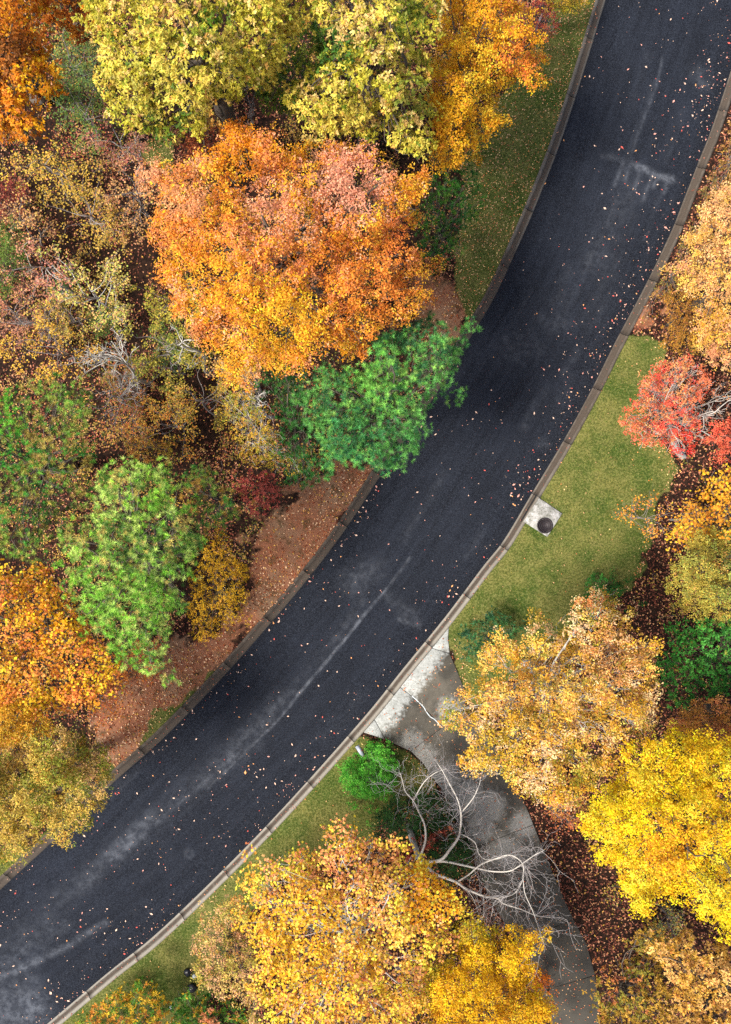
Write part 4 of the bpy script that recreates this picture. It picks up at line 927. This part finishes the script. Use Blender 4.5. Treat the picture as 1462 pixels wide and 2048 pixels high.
# ------------------------------------------------------------------ understorey saplings with visible twigs
sap_t = [0]
def sapling(name, label, cat, px, py, rpx, h, pal, nb=14, leaves=520, L=0.075, twigm=None, seed=1, group=None, spread=1.0, lean=None):
    R = np.random.default_rng(seed * 31 + 5)
    top = np.array(W(px, py, h * 0.75)); r = rpx / S * (H - h * 0.75) / H
    base = np.array([top[0] * (1.0) , top[1], 0.05]) + np.array([*R.normal(0, 0.25, 2), 0])
    root = empty(name, tuple(base), label=label, cat=cat, group=group)
    tw = twigm or M_TWIG
    hubz = h * 0.35
    trunk = Tubes(); p = wig(base - [0, 0, .15], np.array([top[0], top[1], h * 0.92]), 10, 0.05, R)
    rt = 0.012 * h + 0.012
    trunk.add(p, np.linspace(rt, 0.008, 10), 6); trunk.build('trunk', tw, root, tuple(base))
    B = Tubes(); ends = []
    for i in range(nb):
        s0 = p[R.integers(2, 9)]; a = R.uniform(0, 6.283); rr = r * R.uniform(0.55, 1.1)
        e = np.array([top[0] + math.cos(a) * rr, top[1] + math.sin(a) * rr, s0[2] + h * R.uniform(0.05, 0.35)])
        q = wig(s0, e, 9, 0.08, R, 0.05); r0 = rt * R.uniform(0.3, 0.55)
        B.add(q, np.linspace(r0 * 0.7, 0.004, 9), 4)
        for k in range(5):
            s1 = q[R.integers(3, 9)]; d = unit((q[-1] - q[0]) / (np.linalg.norm(q[-1] - q[0]) + 1e-6) + R.normal(0, 0.8, 3)); d[2] = abs(d[2]) * 0.6
            e1 = s1 + d * r * R.uniform(0.25, 0.55); q1 = wig(s1, e1, 6, 0.08, R)
            B.add(q1, np.linspace(0.0055, 0.003, 6), 3); ends += [q1[3], q1[4], q1[5]]
            for kk in range(2):
                s2 = q1[R.integers(2, 6)]; e2 = s2 + unit(d + R.normal(0, 0.9, 3)) * r * R.uniform(0.12, 0.28)
                q2 = wig(s2, e2, 4, 0.08, R); B.add(q2, np.linspace(0.004, 0.002, 4), 3); ends += [q2[2], q2[3]]
    ob = B.build('twigs', tw, root, tuple(base)); ob['kind'] = 'stuff'
    if leaves:
        E = np.array(ends); ci = R.integers(0, len(E), leaves); P = E[ci] + R.normal(0, 0.09, (leaves, 3))
        f = palette_fn(pal, R, (), 1.0, seed, 0.6); c = f(P, ci, None) * R.uniform(0.6, 1.35, (leaves, 1))
        D = rand_dir(leaves, R); D[:, 2] *= 0.4; D = unit(D); N = unit(R.normal(0, 0.4, (leaves, 3)) + [0, 0, 1])
        V, F = kites(P, D, N, L * R.uniform(0.7, 1.4, leaves), L * 0.85 * R.uniform(0.7, 1.3, leaves), 0.2)
        mesh_np('crown', V, F, M_LEAF, parent=root, fcol=np.clip(c, 0, .85), origin=tuple(base)); sap_t[0] += leaves * 2
    return root
PINKT = [(3, '#c88470'), (2, '#d89c70'), (1, '#b86458'), (1, '#d8b070')]
YELT = [(3, '#d8b040'), (2, '#c8a848'), (1, '#a8a040'), (1, '#d89848')]
OLV = [(3, '#8c8c34'), (2, '#a89c3c'), (1, '#5c6c28'), (1, '#c8a848')]
TANT = [(3, '#c89460'), (2, '#d8a868'), (1, '#b87048'), (1, '#d8b858')]
SAPS = [
    ('grey-green thin sapling in the dim gap beside the golden corner oak', 150, 110, 60, 5.5, [(3, '#6c8c50'), (2, '#8c9848'), (1, '#b8a040')], 1300),
    ('dusky olive sapling below the gap between the corner oak and the pale oak', 165, 205, 62, 5.0, [(3, '#5c7c38'), (2, '#7c8c3c'), (1, '#a89838')], 1100),
    ('pink-leaved sapling with grey forked twigs left of the maroon tree', 255, 300, 55, 6.0, PINKT, 800),
    ('tan speckled sapling left of the broad orange oak', 265, 400, 62, 5.5, TANT, 800),
    ('yellow speckled sapling above the mossy green shrub', 85, 340, 58, 5.0, YELT, 900),
    ('pale pink sparse sapling with white twigs rising from the leaf litter', 70, 545, 60, 6.0, PINKT, 650),
    ('ochre and olive sapling in the middle of the left woodland gap', 185, 430, 66, 5.5, [(3, '#c09c40'), (2, '#a89038'), (1, '#d8a050')], 1000),
    ('rust-tinted sapling beside the burgundy bush at the left edge', 40, 450, 45, 4.5, TANT, 500),
    ('pale yellow-green sapling with a silvery fork above the bare grey tree', 200, 590, 60, 7.0, [(3, '#d0bc60'), (2, '#a8b04c'), (2, '#d8a868')], 1000),
    ('olive sapling under the lower left edge of the broad orange oak', 345, 600, 52, 5.5, [(3, '#b8a83c'), (2, '#98983a'), (1, '#d8b048')], 1100),
    ('dense olive and yellow sapling left of the orange oak tail', 330, 705, 66, 5.0, OLV, 1500),
    ('brownish pink sapling at the left edge among crossed twigs', 30, 620, 60, 4.5, [(3, '#b87c5c'), (2, '#a06850'), (1, '#c89868')], 800),
    ('yellow round-leaved sapling above the olive pine', 95, 690, 66, 4.5, [(3, '#d8a838'), (2, '#e0b848'), (1, '#c88440')], 1000),
    ('olive flecked sapling directly left of the thin yellow tree', 405, 790, 58, 4.5, [(3, '#a89838'), (2, '#c8a848'), (1, '#d89848')], 1000),
    ('orange-dotted sapling above the lime green pine', 330, 850, 66, 3.8, [(3, '#e8903c'), (2, '#e8b048'), (2, '#c8a848')], 800),
    ('rusty yellow sapling between the olive pine and the orange-dotted sapling', 240, 850, 55, 3.5, [(3, '#b89040'), (2, '#c87848'), (1, '#8c8038')], 800),
    ('faded gold sapling at the very bottom of the tail of the orange oak', 470, 740, 38, 7.0, [(3, '#d8a860'), (2, '#c89c50')], 350),
    ('brown and olive sapling between the grey tree and the olive sapling', 245, 765, 52, 4.0, [(3, '#a87c40'), (2, '#8c8438'), (2, '#b86848')], 900),
    ('khaki sapling left of the pale yellow-green sapling', 130, 620, 48, 4.5, [(3, '#a89840'), (2, '#c8a850'), (1, '#b87c50')], 700),
    ('rust and amber sapling above the lower clay verge', 190, 1395, 62, 4.0, [(3, '#c86c38'), (2, '#d88c3c'), (1, '#a85438')], 900),
    ('orange speckled sapling below the lime green pine', 275, 1325, 50, 3.5, [(3, '#d8863c'), (2, '#c0603c'), (1, '#d8a840')], 600),
    ('amber sapling with thin twigs at the edge of the lawn beside the leaf bed', 1300, 1030, 46, 3.5, [(3, '#f0a43c'), (2, '#e8843c'), (1, '#f4c03c')], 260),
    ('bare-twigged peach sapling beyond the red maple', 1430, 800, 48, 5.0, [(3, '#d89c70'), (1, '#c87850')], 120),
    ('golden loose sapling over the leaf bed above the olive oak', 1390, 1040, 45, 4.5, [(3, '#e8b83c'), (2, '#e89c3c')], 450),
    ('greenish grey sapling in the leaf bed below the yellow tree', 1345, 1870, 40, 3.0, [(3, '#8c9450'), (2, '#c8a040')], 350),
    ('tawny sapling at the top edge beside the kerb shrub', 1440, 430, 40, 3.5, [(3, '#c89048'), (2, '#b87c40')], 500),
    ('rust sapling between the tan oak and the brilliant yellow tree', 1130, 1620, 42, 3.5, [(3, '#b86440'), (2, '#d08c40'), (1, '#8c4430')], 600),
    ('brown sapling in the leaf bed right of the tan oak crown', 1300, 1425, 40, 3.5, [(3, '#a86038'), (2, '#c88040')], 400),
]
for i, (lb, px, py, r, h, pal, n) in enumerate(SAPS):
    sapling('sapling', lb, 'sapling', px, py, r, h, pal, leaves=int(n * 1.35), seed=i + 100, nb=14, L=0.088, twigm=M_PALEBARK if i in (2, 5, 8, 22) else None)
tree('shrub', 'mossy green bushy shrub at the left edge below the burgundy bush', 'shrub',
     [(-60, 430), (30, 435), (62, 470), (58, 520), (40, 560), (20, 590), (-60, 590)], 4, 2, 22, 'shrub', [(3, '#5c7c2c'), (2, '#74883a'), (1, '#3c5c22')], seed=70, dens=0.8, under=0.3, trunk_r=0.06)
tree('shrub', 'burgundy bush at the left edge of the wood', 'shrub',
     [(-60, 355), (30, 360), (58, 385), (50, 420), (20, 445), (-60, 445)], 3.5, 1.6, 20, 'shrub', [(3, '#903c30'), (2, '#a85040'), (1, '#6c2c24')], seed=71, dens=0.8, under=0.3, trunk_r=0.05)
tree('shrub', 'yellow-orange ground shrub between olive pine and thin yellow tree', 'shrub',
     [(250, 880), (300, 860), (350, 880), (345, 925), (300, 920), (262, 918)], 2.6, 1.2, 16, 'shrub', [(3, '#b89c34'), (2, '#c88c38'), (1, '#8c8830')], seed=72, dens=0.6, under=0.2, trunk_r=0.04)
# bare grey trees in the left wood
def bare_tree(name, label, px, py, h, rpx, seed, mat, n=16, sub=5):
    R = np.random.default_rng(seed); top = np.array(W(px, py, h)); base = np.array([top[0] * 0.98, top[1] * 0.98, 0.05])
    root = empty(name, tuple(base), label=label, cat='tree'); r = rpx / S * (H - h) / H
    p = wig(base - [0, 0, .2], top, 12, 0.03, R); t = Tubes(); t.add(p, np.linspace(0.10, 0.02, 12), 7); t.build('trunk', mat, root, tuple(base))
    B = Tubes()
    for i in range(n):
        k = R.integers(4, 11); a = R.uniform(0, 6.283); rr = r * R.uniform(0.5, 1.1)
        e = np.array([top[0] + math.cos(a) * rr, top[1] + math.sin(a) * rr, min(h + 0.6, p[k][2] + h * R.uniform(0.1, 0.3))])
        q = wig(p[k], e, 10, 0.09, R, 0.03); B.add(q, np.linspace(0.030, 0.009, 10), 5)
        for _ in range(sub):
            s1 = q[R.integers(3, 10)]; e1 = s1 + unit((q[-1] - q[0]) / r + R.normal(0, 0.8, 3) * [1, 1, .5]) * r * R.uniform(0.2, 0.5)
            q1 = wig(s1, e1, 7, 0.1, R); B.add(q1, np.linspace(0.012, 0.006, 7), 3)
            for _ in range(2):
                s2 = q1[R.integers(2, 7)]; B.add(wig(s2, s2 + rand_dir(1, R)[0] * r * R.uniform(0.1, 0.22), 5, 0.1, R), np.linspace(0.007, 0.004, 5), 3)
    B.build('branches', mat, root, tuple(base))['kind'] = 'stuff'
bare_tree('bare_tree', 'leafless silvery grey tree in the middle of the left wood', 205, 710, 6.5, 62, 80, M_PALEBARK, 18, 6)
bare_tree('bare_tree', 'leafless grey tree with drooping boughs below the silvery one', 225, 790, 4.0, 60, 81, M_TWIG, 12, 4)
bare_tree('bare_tree', 'leafless small tree of pale twigs under the tail of the orange oak', 352, 690, 6.5, 42, 82, M_PALEBARK, 10, 4)
bare_tree('bare_tree', 'leafless thorny twigs poking out below the orange oak, beside the deep green pine', 508, 790, 6.8, 30, 83, M_PALEBARK, 12, 4)
bare_tree('bare_tree', 'leafless tree of fine pale limbs right of the coral red maple', 1428, 830, 6.3, 52, 84, M_PALEBARK, 14, 5)
bare_tree('bare_tree', 'leafless grey sapling with crossed twigs near the left edge', 60, 640, 4.2, 50, 85, M_TWIG, 10, 4)
bare_tree('bare_tree', 'leafless twiggy sapling poking through the pale oak shade', 505, 205, 7.0, 26, 86, M_TWIG, 12, 4)

# ------------------------------------------------------------------ the white-barked bare tree over the driveway
def traced(pts, z0, z1):
    n = len(pts); s = np.concatenate([[0], np.cumsum(np.linalg.norm(np.diff(np.array(pts, float), axis=0), axis=1))]); s /= s[-1]
    q = np.array([W(a, b, z0 + (z1 - z0) * t ** 0.8) for (a, b), t in zip(pts, s)])
    return catmull(q, 5)
hub = np.array(W(836, 1720, 3.2)); tb = np.array([hub[0] - 0.25, hub[1] + 0.35, 0.05])
bt = empty('bare_tree', tuple(tb), label='white-barked leafless tree with long curved limbs over the driveway', cat='tree')
tr = Tubes(); tr.add(wig(tb - [0, 0, .2], hub + [0, 0, 0.05], 9, 0.02), np.linspace(0.17, 0.12, 9), 9); tr.build('trunk', M_PALEBARK, bt, tuple(tb))
LIMBS = [
    ([(836, 1718), (842, 1709), (851, 1680), (849, 1649), (838, 1625), (827, 1602), (811, 1583), (805, 1562), (800, 1545)], 3.2, 5.4, 0.065),
    ([(827, 1602), (838, 1580), (852, 1560), (872, 1545), (892, 1538)], 4.4, 5.6, 0.035),
    ([(840, 1722), (858, 1724), (883, 1719), (900, 1699), (914, 1680), (920, 1663), (922, 1627), (914, 1596), (898, 1566), (884, 1540), (870, 1520)], 3.2, 6.2, 0.085),
    ([(922, 1626), (945, 1598), (957, 1574), (962, 1555)], 4.9, 5.7, 0.03),
    ([(920, 1667), (938, 1676), (951, 1687), (958, 1708), (972, 1719), (995, 1718), (1015, 1712)], 4.4, 5.8, 0.03),
    ([(840, 1723), (858, 1725), (888, 1723), (924, 1730), (960, 1738), (988, 1743), (1019, 1742), (1041, 1730), (1065, 1713), (1088, 1700)], 3.2, 6.0, 0.065),
    ([(838, 1722), (852, 1730), (869, 1747), (892, 1756), (914, 1765), (933, 1778), (967, 1792), (995, 1797), (1007, 1807), (1043, 1819), (1072, 1831), (1101, 1835)], 3.2, 6.0, 0.085),
    ([(914, 1764), (938, 1749), (962, 1729), (995, 1716), (1017, 1710), (1034, 1716), (1046, 1730), (1046, 1756), (1038, 1775), (1024, 1790), (995, 1796)], 4.2, 6.3, 0.04),
    ([(1046, 1757), (1050, 1787), (1065, 1821), (1074, 1847), (1082, 1870), (1089, 1890)], 5.8, 6.4, 0.02),
    ([(933, 1778), (948, 1800), (957, 1828)], 4.6, 5.2, 0.018),
    ([(967, 1792), (968, 1815), (966, 1840)], 4.9, 5.3, 0.02),
]
RB = np.random.default_rng(99)
TW = Tubes()
for pts, z0, z1, r0 in LIMBS:
    q = traced(pts, z0, z1); b = Tubes(); b.add(q, np.linspace(r0, max(0.006, r0 * 0.14), len(q)), 7)
    b.build('branch', M_PALEBARK, bt, tuple(tb))
    L = np.linalg.norm(np.diff(q, axis=0), axis=1).sum()
    for _ in range(int(4 + L * 5)):
        i = int(len(q) * RB.uniform(0.35, 1.0)); i = min(max(i, 1), len(q) - 1)
        d = unit(unit(q[i] - q[i - 1]) * 0.6 + RB.normal(0, 0.75, 3) * [1, 1, 0.6]); ln = RB.uniform(0.5, 1.9)
        q1 = wig(q[i], q[i] + d * ln, 8, 0.09, RB); TW.add(q1, np.linspace(0.009, 0.004, 8), 3)
        for _ in range(3):
            j = RB.integers(2, 8); d1 = unit(d + RB.normal(0, 0.8, 3)); q2 = wig(q1[j], q1[j] + d1 * ln * RB.uniform(0.25, 0.6), 5, 0.1, RB)
            TW.add(q2, np.linspace(0.0055, 0.003, 5), 3)
TW.build('twigs', M_TWIGP, bt, tuple(tb))['kind'] = 'stuff'

# visible grey limbs poking out of the wide maple
# ------------------------------------------------------------------ mailbox
mb0 = np.array(W(714.5, 1493.5, 1.15)); mb1 = np.array(W(725.5, 1511, 1.15))
mc = (mb0 + mb1) / 2; ang = math.atan2(*(mb1 - mb0)[1::-1])
mail = empty('mailbox', (mc[0], mc[1], 0.1), label='grey metal mailbox on a wooden post beside the ball shrub', cat='mailbox')
mail.rotation_euler = (0, 0, ang)
Lb, wb, hb = 0.52, 0.20, 0.17
ys = [(-wb / 2, 0.95), (wb / 2, 0.95)] + [(wb / 2 * math.cos(a), 0.95 + hb * 0.45 + wb / 2 * math.sin(a)) for a in np.linspace(0, math.pi, 11)]
def extr(name, prof, x0, x1, mat, parent):
    n = len(prof); V = [(x0, y, z) for y, z in prof] + [(x1, y, z) for y, z in prof]; loops, sizes = [], []
    for i in range(n):
        j = (i + 1) % n; loops += [i, i + n, j + n, j]; sizes.append(4)
    loops += list(range(n)); sizes.append(n); loops += list(range(2 * n - 1, n - 1, -1)); sizes.append(n)
    return mesh_np(name, V, loops, mat, parent=parent, sizes=sizes)
extr('box', ys, -Lb / 2, Lb / 2, M_GALV, mail)
dd = extr('door', [(y * 1.06, (z - 0.95) * 1.04 + 0.947) for y, z in ys], -Lb / 2 - 0.022, -Lb / 2 - 0.002, M_GALV, mail)
extr('handle', [(-0.02, 1.10), (0.02, 1.10), (0.02, 1.13), (-0.02, 1.13)], -Lb / 2 - 0.05, -Lb / 2 - 0.024, M_GALV, dd)
extr('flag', [(0.112, 1.03), (0.118, 1.03), (0.118, 1.22), (0.112, 1.22)], -0.03, 0.02, simple('red_flag', (0.5, 0.03, 0.03)), mail)
extr('post', [(-0.05, -0.15), (0.05, -0.15), (0.05, 1.02), (-0.05, 1.02)], Lb / 2 + 0.003, Lb / 2 + 0.10, M_WOOD, mail)
extr('support_arm', [(-0.045, 0.86), (0.045, 0.86), (0.045, 0.945), (-0.045, 0.945)], -Lb / 2 + 0.05, Lb / 2 + 0.001, M_WOOD, mail)

# ------------------------------------------------------------------ stones on the lawn, lower left
def rock(name, label, cat, px, py, r, mat, seed, flat=0.6):
    R = np.random.default_rng(seed); c = np.array(W(px, py)[:2]); V = []
    nu, nv = 12, 7
    for j in range(nv):
        th = math.pi * (j + 0.5) / nv
        for i in range(nu):
            ph = 2 * math.pi * i / nu; k = r * R.uniform(0.82, 1.15)
            V.append((k * math.sin(th) * math.cos(ph), k * math.sin(th) * math.sin(ph), k * flat * math.cos(th) + r * flat * 0.6))
    loops, sizes = [], []
    for j in range(nv - 1):
        for i in range(nu):
            i2 = (i + 1) % nu; loops += [j * nu + i, (j + 1) * nu + i, (j + 1) * nu + i2, j * nu + i2]; sizes.append(4)
    loops += list(range(nu)); sizes.append(nu); loops += list(range(nv * nu - 1, (nv - 1) * nu - 1, -1)); sizes.append(nu)
    o = mesh_np(name, V, loops, mat, sizes=sizes, smooth=True); o.location = (c[0], c[1], 0.1); tag(o, label, cat)
rock('rock', 'black lump of stone on the lawn beside the pale straw tree', 'rock', 377, 1941, 0.20, M_BAG, 3)
rock('rock', 'small whitish stone next to the black one on the lawn', 'rock', 390, 1949, 0.11, M_WHITE, 4)
rock('rock', 'blackish stone half under the leaves of the dark green shrub', 'rock', 386, 1972, 0.24, M_BAG, 5)
rock('rock', 'pale grey stone at the foot of the mixed shrub', 'rock', 345, 2012, 0.12, M_WHITE, 6)

# ------------------------------------------------------------------ grass blades and leaf litter
Rg = np.random.default_rng(21)
def scatter(n, lo, hi): return Rg.uniform(lo, hi, (n, 2))
P = scatter(420000, [-18.6, -26], [18.6, 26]); dG = nearcurve(P[:, :2]) if False else None
gmk = softmask(P, WLAWN, 0.25); P = P[Rg.random(len(P)) < (gmk > 0.5) * 1.0]
dn = nearcurve(P); drv = sdist(P, DRIVE); P = P[(dn > 0.52) & (drv < -0.02)]
kx = sdist(P, np.array(bx)); P = P[kx < -0.02]
n = len(P); z = ground_z(P)
B = np.column_stack([P, z - 0.01]); D = unit(np.column_stack([Rg.normal(0, 0.55, (n, 2)), np.full(n, 0.8)])); N = unit(np.column_stack([Rg.normal(0, 1, (n, 2)), np.full(n, 0.6)]))
V, F = tris(B, D, N, Rg.uniform(0.05, 0.11, n), Rg.uniform(0.012, 0.025, n))
gt = fbm(P[:, 0], P[:, 1], 0.5)[:, None]; gj = Rg.random((n, 1))
gc = np.where(gj < 0.20, hexc('#b09a50') * 0.8, np.where(gj < 0.20 + np.clip(gt - 0.25, 0, .6), hexc('#a8a845') * 0.8, hexc('#7a983a') * 0.8)) * Rg.uniform(0.6, 1.25, (n, 1))
tag(mesh_np('grass', V, F, M_GRASS, fcol=gc), 'short green and straw-coloured lawn grass', 'grass', kind='stuff')
print('grass', n)

def litter(name, P, z, pal, L, label, mat=M_LITTER, tilt=0.35, rng_=Rg):
    n = len(P); cols = np.array([hexc(h) for _, h in pal]) * 0.85; w = np.array([a for a, _ in pal], float); w /= w.sum()
    c = cols[rng_.choice(len(cols), n, p=w)] * rng_.uniform(0.5, 1.25, (n, 1))
    a = rng_.uniform(0, 6.283, n); D = unit(np.column_stack([np.cos(a), np.sin(a), rng_.normal(0, tilt * 0.6, n)])); N = unit(np.column_stack([rng_.normal(0, tilt, (n, 2)), np.ones(n)]))
    V, F = kites(np.column_stack([P, z + rng_.uniform(0.012, 0.04, n)]), D, N, L * rng_.uniform(0.6, 1.4, n), L * 0.62 * rng_.uniform(0.6, 1.4, n), 0.25)
    return tag(mesh_np(name, V, F, mat, fcol=c), label, 'leaves', kind='stuff')
P = scatter(190000, [-18.8, -26.2], [18.8, 26.2]); gmk, cmk = zone(P); dn = nearcurve(P); drv = sdist(P, DRIVE)
ok = (dn > 0.5) & (drv < 0)
lit = P[ok & (gmk < 0.4) & (cmk < 0.5)]
lit = lit[(lit[:, 0] > np.interp(lit[:, 1], [-26, 26], [-12, 10])) | (Rg.random(len(lit)) < 0.22 + 0.6 * (fbm(lit[:, 0], lit[:, 1], 0.7) > 0.55))]
litter('leaf_litter', lit, ground_z(lit), [(4, '#7c4636'), (4, '#5c3428'), (2, '#a86850'), (1.4, '#c8906c'), (1.0, '#d8a070'), (0.6, '#d8a850')], 0.11, 'thick brown and russet leaf litter under the trees')
cl = P[ok & (gmk < 0.5) & (cmk >= 0.5)]; cl = cl[Rg.random(len(cl)) < 0.12 + 0.75 * fbm(cl[:, 0], cl[:, 1], 0.5) ** 1.3 + 0.25 * (cl[:, 1] < -2)]
litter('leaf_litter', cl, ground_z(cl), [(2.5, '#b0683c'), (3, '#d09464'), (2.5, '#e4bc94'), (2.5, '#8c4428'), (1, '#d8a850')], 0.10, 'pinkish brown fallen leaves scattered over the clay verge')
gl = P[ok & (gmk >= 0.5)]; px, py = PX(gl[:, 0], gl[:, 1])
keep = Rg.random(len(gl)) < np.where((px < 1190) & (py < 700), 0.42, np.where((px < 420) & (py < 1720), 0.3, 0.010)) * (0.5 + fbm(gl[:, 0], gl[:, 1], 0.8)) + 0.7 * np.exp(-np.max([sdist(gl, q) for q in WLAWN], axis=0).clip(0) / 0.22) * (nearcurve(gl) > 1.0)
gl = gl[keep]
litter('fallen_leaves', gl, ground_z(gl) + 0.04, [(3, '#d8a878'), (2, '#d89858'), (1, '#c87850'), (2, '#e0c080')], 0.08, 'dry tan leaves dotted over the lawns', tilt=0.2)
dl = scatter(4200, [0, -26.2], [13, -6]); dd_ = sdist(dl, DRIVE); dl = dl[dd_ > 0.05]; dl = dl[Rg.random(len(dl)) < np.where(dl[:, 1] < -16, 0.9, 0.55)]
litter('fallen_leaves', dl, np.full(len(dl), 0.152), [(3, '#c87850'), (2, '#b86040'), (2, '#d8a878'), (1, '#c8b8a0')], 0.075, 'small rusty leaves lying on the driveway slabs', tilt=0.2)
cr = scatter(60000, [-18.6, -26], [18.6, 26])
dn = nearcurve(cr); kk = (dn > 0.05) & (dn < 0.45); cr, dn = cr[kk], dn[kk]
px, py = PX(cr[:, 0], cr[:, 1]); cr = cr[Rg.random(len(cr)) < np.where((py > 1100), 0.36, 0.2)]
dn = nearcurve(cr)
litter('fallen_leaves', cr, np.interp(dn, [0, 0.22, 0.3, 0.36, 0.5], [0.01, 0.012, 0.07, 0.13, 0.135]), [(3, '#b87460'), (2, '#c89880'), (2, '#a05844'), (1, '#d89060')], 0.07, 'crumpled leaves caught in the kerb channels', tilt=0.35)

P = scatter(9000, [-18.8, -26.2], [18.8, 26.2]); gmk, cmk = zone(P); dn = nearcurve(P)
side = (P[:, 0] < np.interp(P[:, 1], [-26, 26], [-12, 10]))
ok = (dn > 1.6) & (sdist(P, DRIVE) < -0.6) & (gmk < 0.2) & (cmk < 0.35) & (side | (Rg.random(len(P)) < 0.10)) & (Rg.random(len(P)) < 0.5 * (fbm(P[:, 0] + 9, P[:, 1], 0.5) > 0.42))
P = P[ok]; UT = Tubes(); UL = []; UC = []
ucol = np.array([leafc(h) for h in ('#c8a048', '#a89038', '#b87448', '#7c7c34', '#d8a868', '#b85c48', '#586c2c', '#e0b450')])
print('undergrowth', len(P))
for p in P:
    hgt = Rg.uniform(0.35, 1.7); tn = min(7, int(8 * np.clip((fbm(p[0], p[1], 0.35) - 0.25) * 2, 0, 0.99)))
    for _ in range(2):
        e = np.array([p[0] + Rg.normal(0, .35), p[1] + Rg.normal(0, .35), hgt]); q = wig((p[0], p[1], 0.05), e, 5, 0.08, Rg)
        UT.add(q, np.linspace(0.010, 0.003, 5), 3); k = Rg.integers(12, 26)
        UL.append(q[Rg.integers(1, 5, k)] + Rg.normal(0, 0.16, (k, 3))); UC.append(ucol[np.where(Rg.random(k) < 0.55, tn, Rg.integers(0, 8, k))])
UL = np.vstack(UL); UC = np.vstack(UC); UL[:, 2] = np.maximum(UL[:, 2], 0.15); n = len(UL)
D = rand_dir(n, Rg); D[:, 2] *= 0.4; D = unit(D); N = unit(Rg.normal(0, 0.4, (n, 3)) + [0, 0, 1])
V, F = kites(UL, D, N, 0.085 * Rg.uniform(0.6, 1.4, n), 0.07 * Rg.uniform(0.7, 1.3, n), 0.2)
ug = empty('undergrowth', (0, 0, 0), label='scrubby seedlings and brush between the trees of the wood', kind='stuff')
mesh_np('foliage', V, F, M_LEAF, parent=ug, fcol=np.clip(UC * Rg.uniform(0.55, 1.3, (n, 1)), 0, .85))['kind'] = 'stuff'
UT.build('stems', M_TWIG, ug, (0, 0, 0))['kind'] = 'stuff'

# leaves on the asphalt: denser towards the upper right kerb
def road_leaves(n):
    i = Rg.integers(0, nr, n * 3); v = Rg.random(n * 3)
    P = Ls[i] * (1 - v[:, None]) + Rp[i] * v[:, None]; P += Rg.normal(0, 0.05, P.shape)
    px, py = PX(P[:, 0], P[:, 1])
    up = np.clip((1000 - py) / 300, 0, 1)
    w = 0.065 + 1.5 * np.exp(-((1 - v) * 6.75 / 0.8) ** 2) * (0.25 + 0.75 * up) + 0.22 * up * np.clip(v * 1.6 - 0.4, 0, 1) + 0.6 * np.exp(-(v * 6.75 / 0.45) ** 2) * (1 - up) + 0.10 * (py > 1500)
    w *= 0.15 + 2.6 * fbm(P[:, 0], P[:, 1], 1.1) ** 2.2
    ok = (np.abs(P[:, 0]) < 18.4) & (np.abs(P[:, 1]) < 25.7) & (v > 0.01) & (v < 0.99) & (Rg.random(len(P)) < w)
    P, v = P[ok], v[ok]; return P, 0.05 * (1 - (2 * v - 1) ** 2)
P, z = road_leaves(3900)
sz = np.sort(Rg.lognormal(0, 0.33, len(P)) * 0.044)[::-1]
print('road leaves', len(P))
RC = [('tan', '#dcb8a0'), ('red', '#c8584c'), ('pink', '#cf9484'), ('amber', '#d89860')]
tmpl = {}
for nm, hx in RC:
    m, nt, out = new_mat(nm + '_leaf'); principled(NB(nt), out, hexc(hx) * 0.9, 0.8)
    me = bpy.data.meshes.new('fallen_leaf')
    a = [(0, -0.55, 0.02), (0.28, -0.2, 0.1), (0.33, 0.12, 0.14), (0.12, 0.25, 0.04), (0, 0.62, 0.1), (-0.14, 0.24, 0.05), (-0.34, 0.08, 0.16), (-0.25, -0.22, 0.09), (0, 0.0, 0.03), (0.0, -0.75, 0.12)]
    me.from_pydata(a, [], [(8, 0, 1), (8, 1, 2), (8, 2, 3), (8, 3, 4), (8, 4, 5), (8, 5, 6), (8, 6, 7), (8, 7, 0)]); me.materials.append(m); tmpl[nm] = me
lab = {'tan': 'pale tan dry leaf lying loose on the dark asphalt', 'red': 'small red fallen leaf lying on the dark asphalt', 'pink': 'faded pink-brown leaf lying loose on the dark asphalt', 'amber': 'amber coloured fallen leaf lying on the dark asphalt'}
for i in range(300):
    nm = RC[int(Rg.choice(4, p=[.46, .12, .3, .12]))][0]
    o = bpy.data.objects.new('fallen_leaf', tmpl[nm]); COL.objects.link(o)
    o.location = (P[i, 0], P[i, 1], z[i] + 0.012); s_ = sz[i] * 1.35; o.scale = (s_, s_ * Rg.uniform(0.8, 1.5), s_)
    o.rotation_euler = (Rg.normal(0, .15), Rg.normal(0, .15), Rg.uniform(0, 6.28))
    tag(o, lab[nm], 'leaf', nm + ' leaves scattered on the asphalt')
Q = P[300:]; n = len(Q); a = Rg.uniform(0, 6.283, n)
D = unit(np.column_stack([np.cos(a), np.sin(a), Rg.normal(0, .1, n)])); N = unit(np.column_stack([Rg.normal(0, .25, (n, 2)), np.ones(n)]))
V, F = kites(np.column_stack([Q, z[300:] + 0.014]), D, N, sz[300:] * 1.35, sz[300:] * 0.8, 0.25)
cc = np.array([hexc(h) for _, h in RC])[Rg.choice(4, n, p=[.46, .12, .3, .12])] * 0.9 * Rg.uniform(0.7, 1.15, (n, 1))
tag(mesh_np('fallen_leaves', V, F, M_LITTER, fcol=cc), 'smaller dry leaves strewn across the asphalt', 'leaves', kind='stuff')
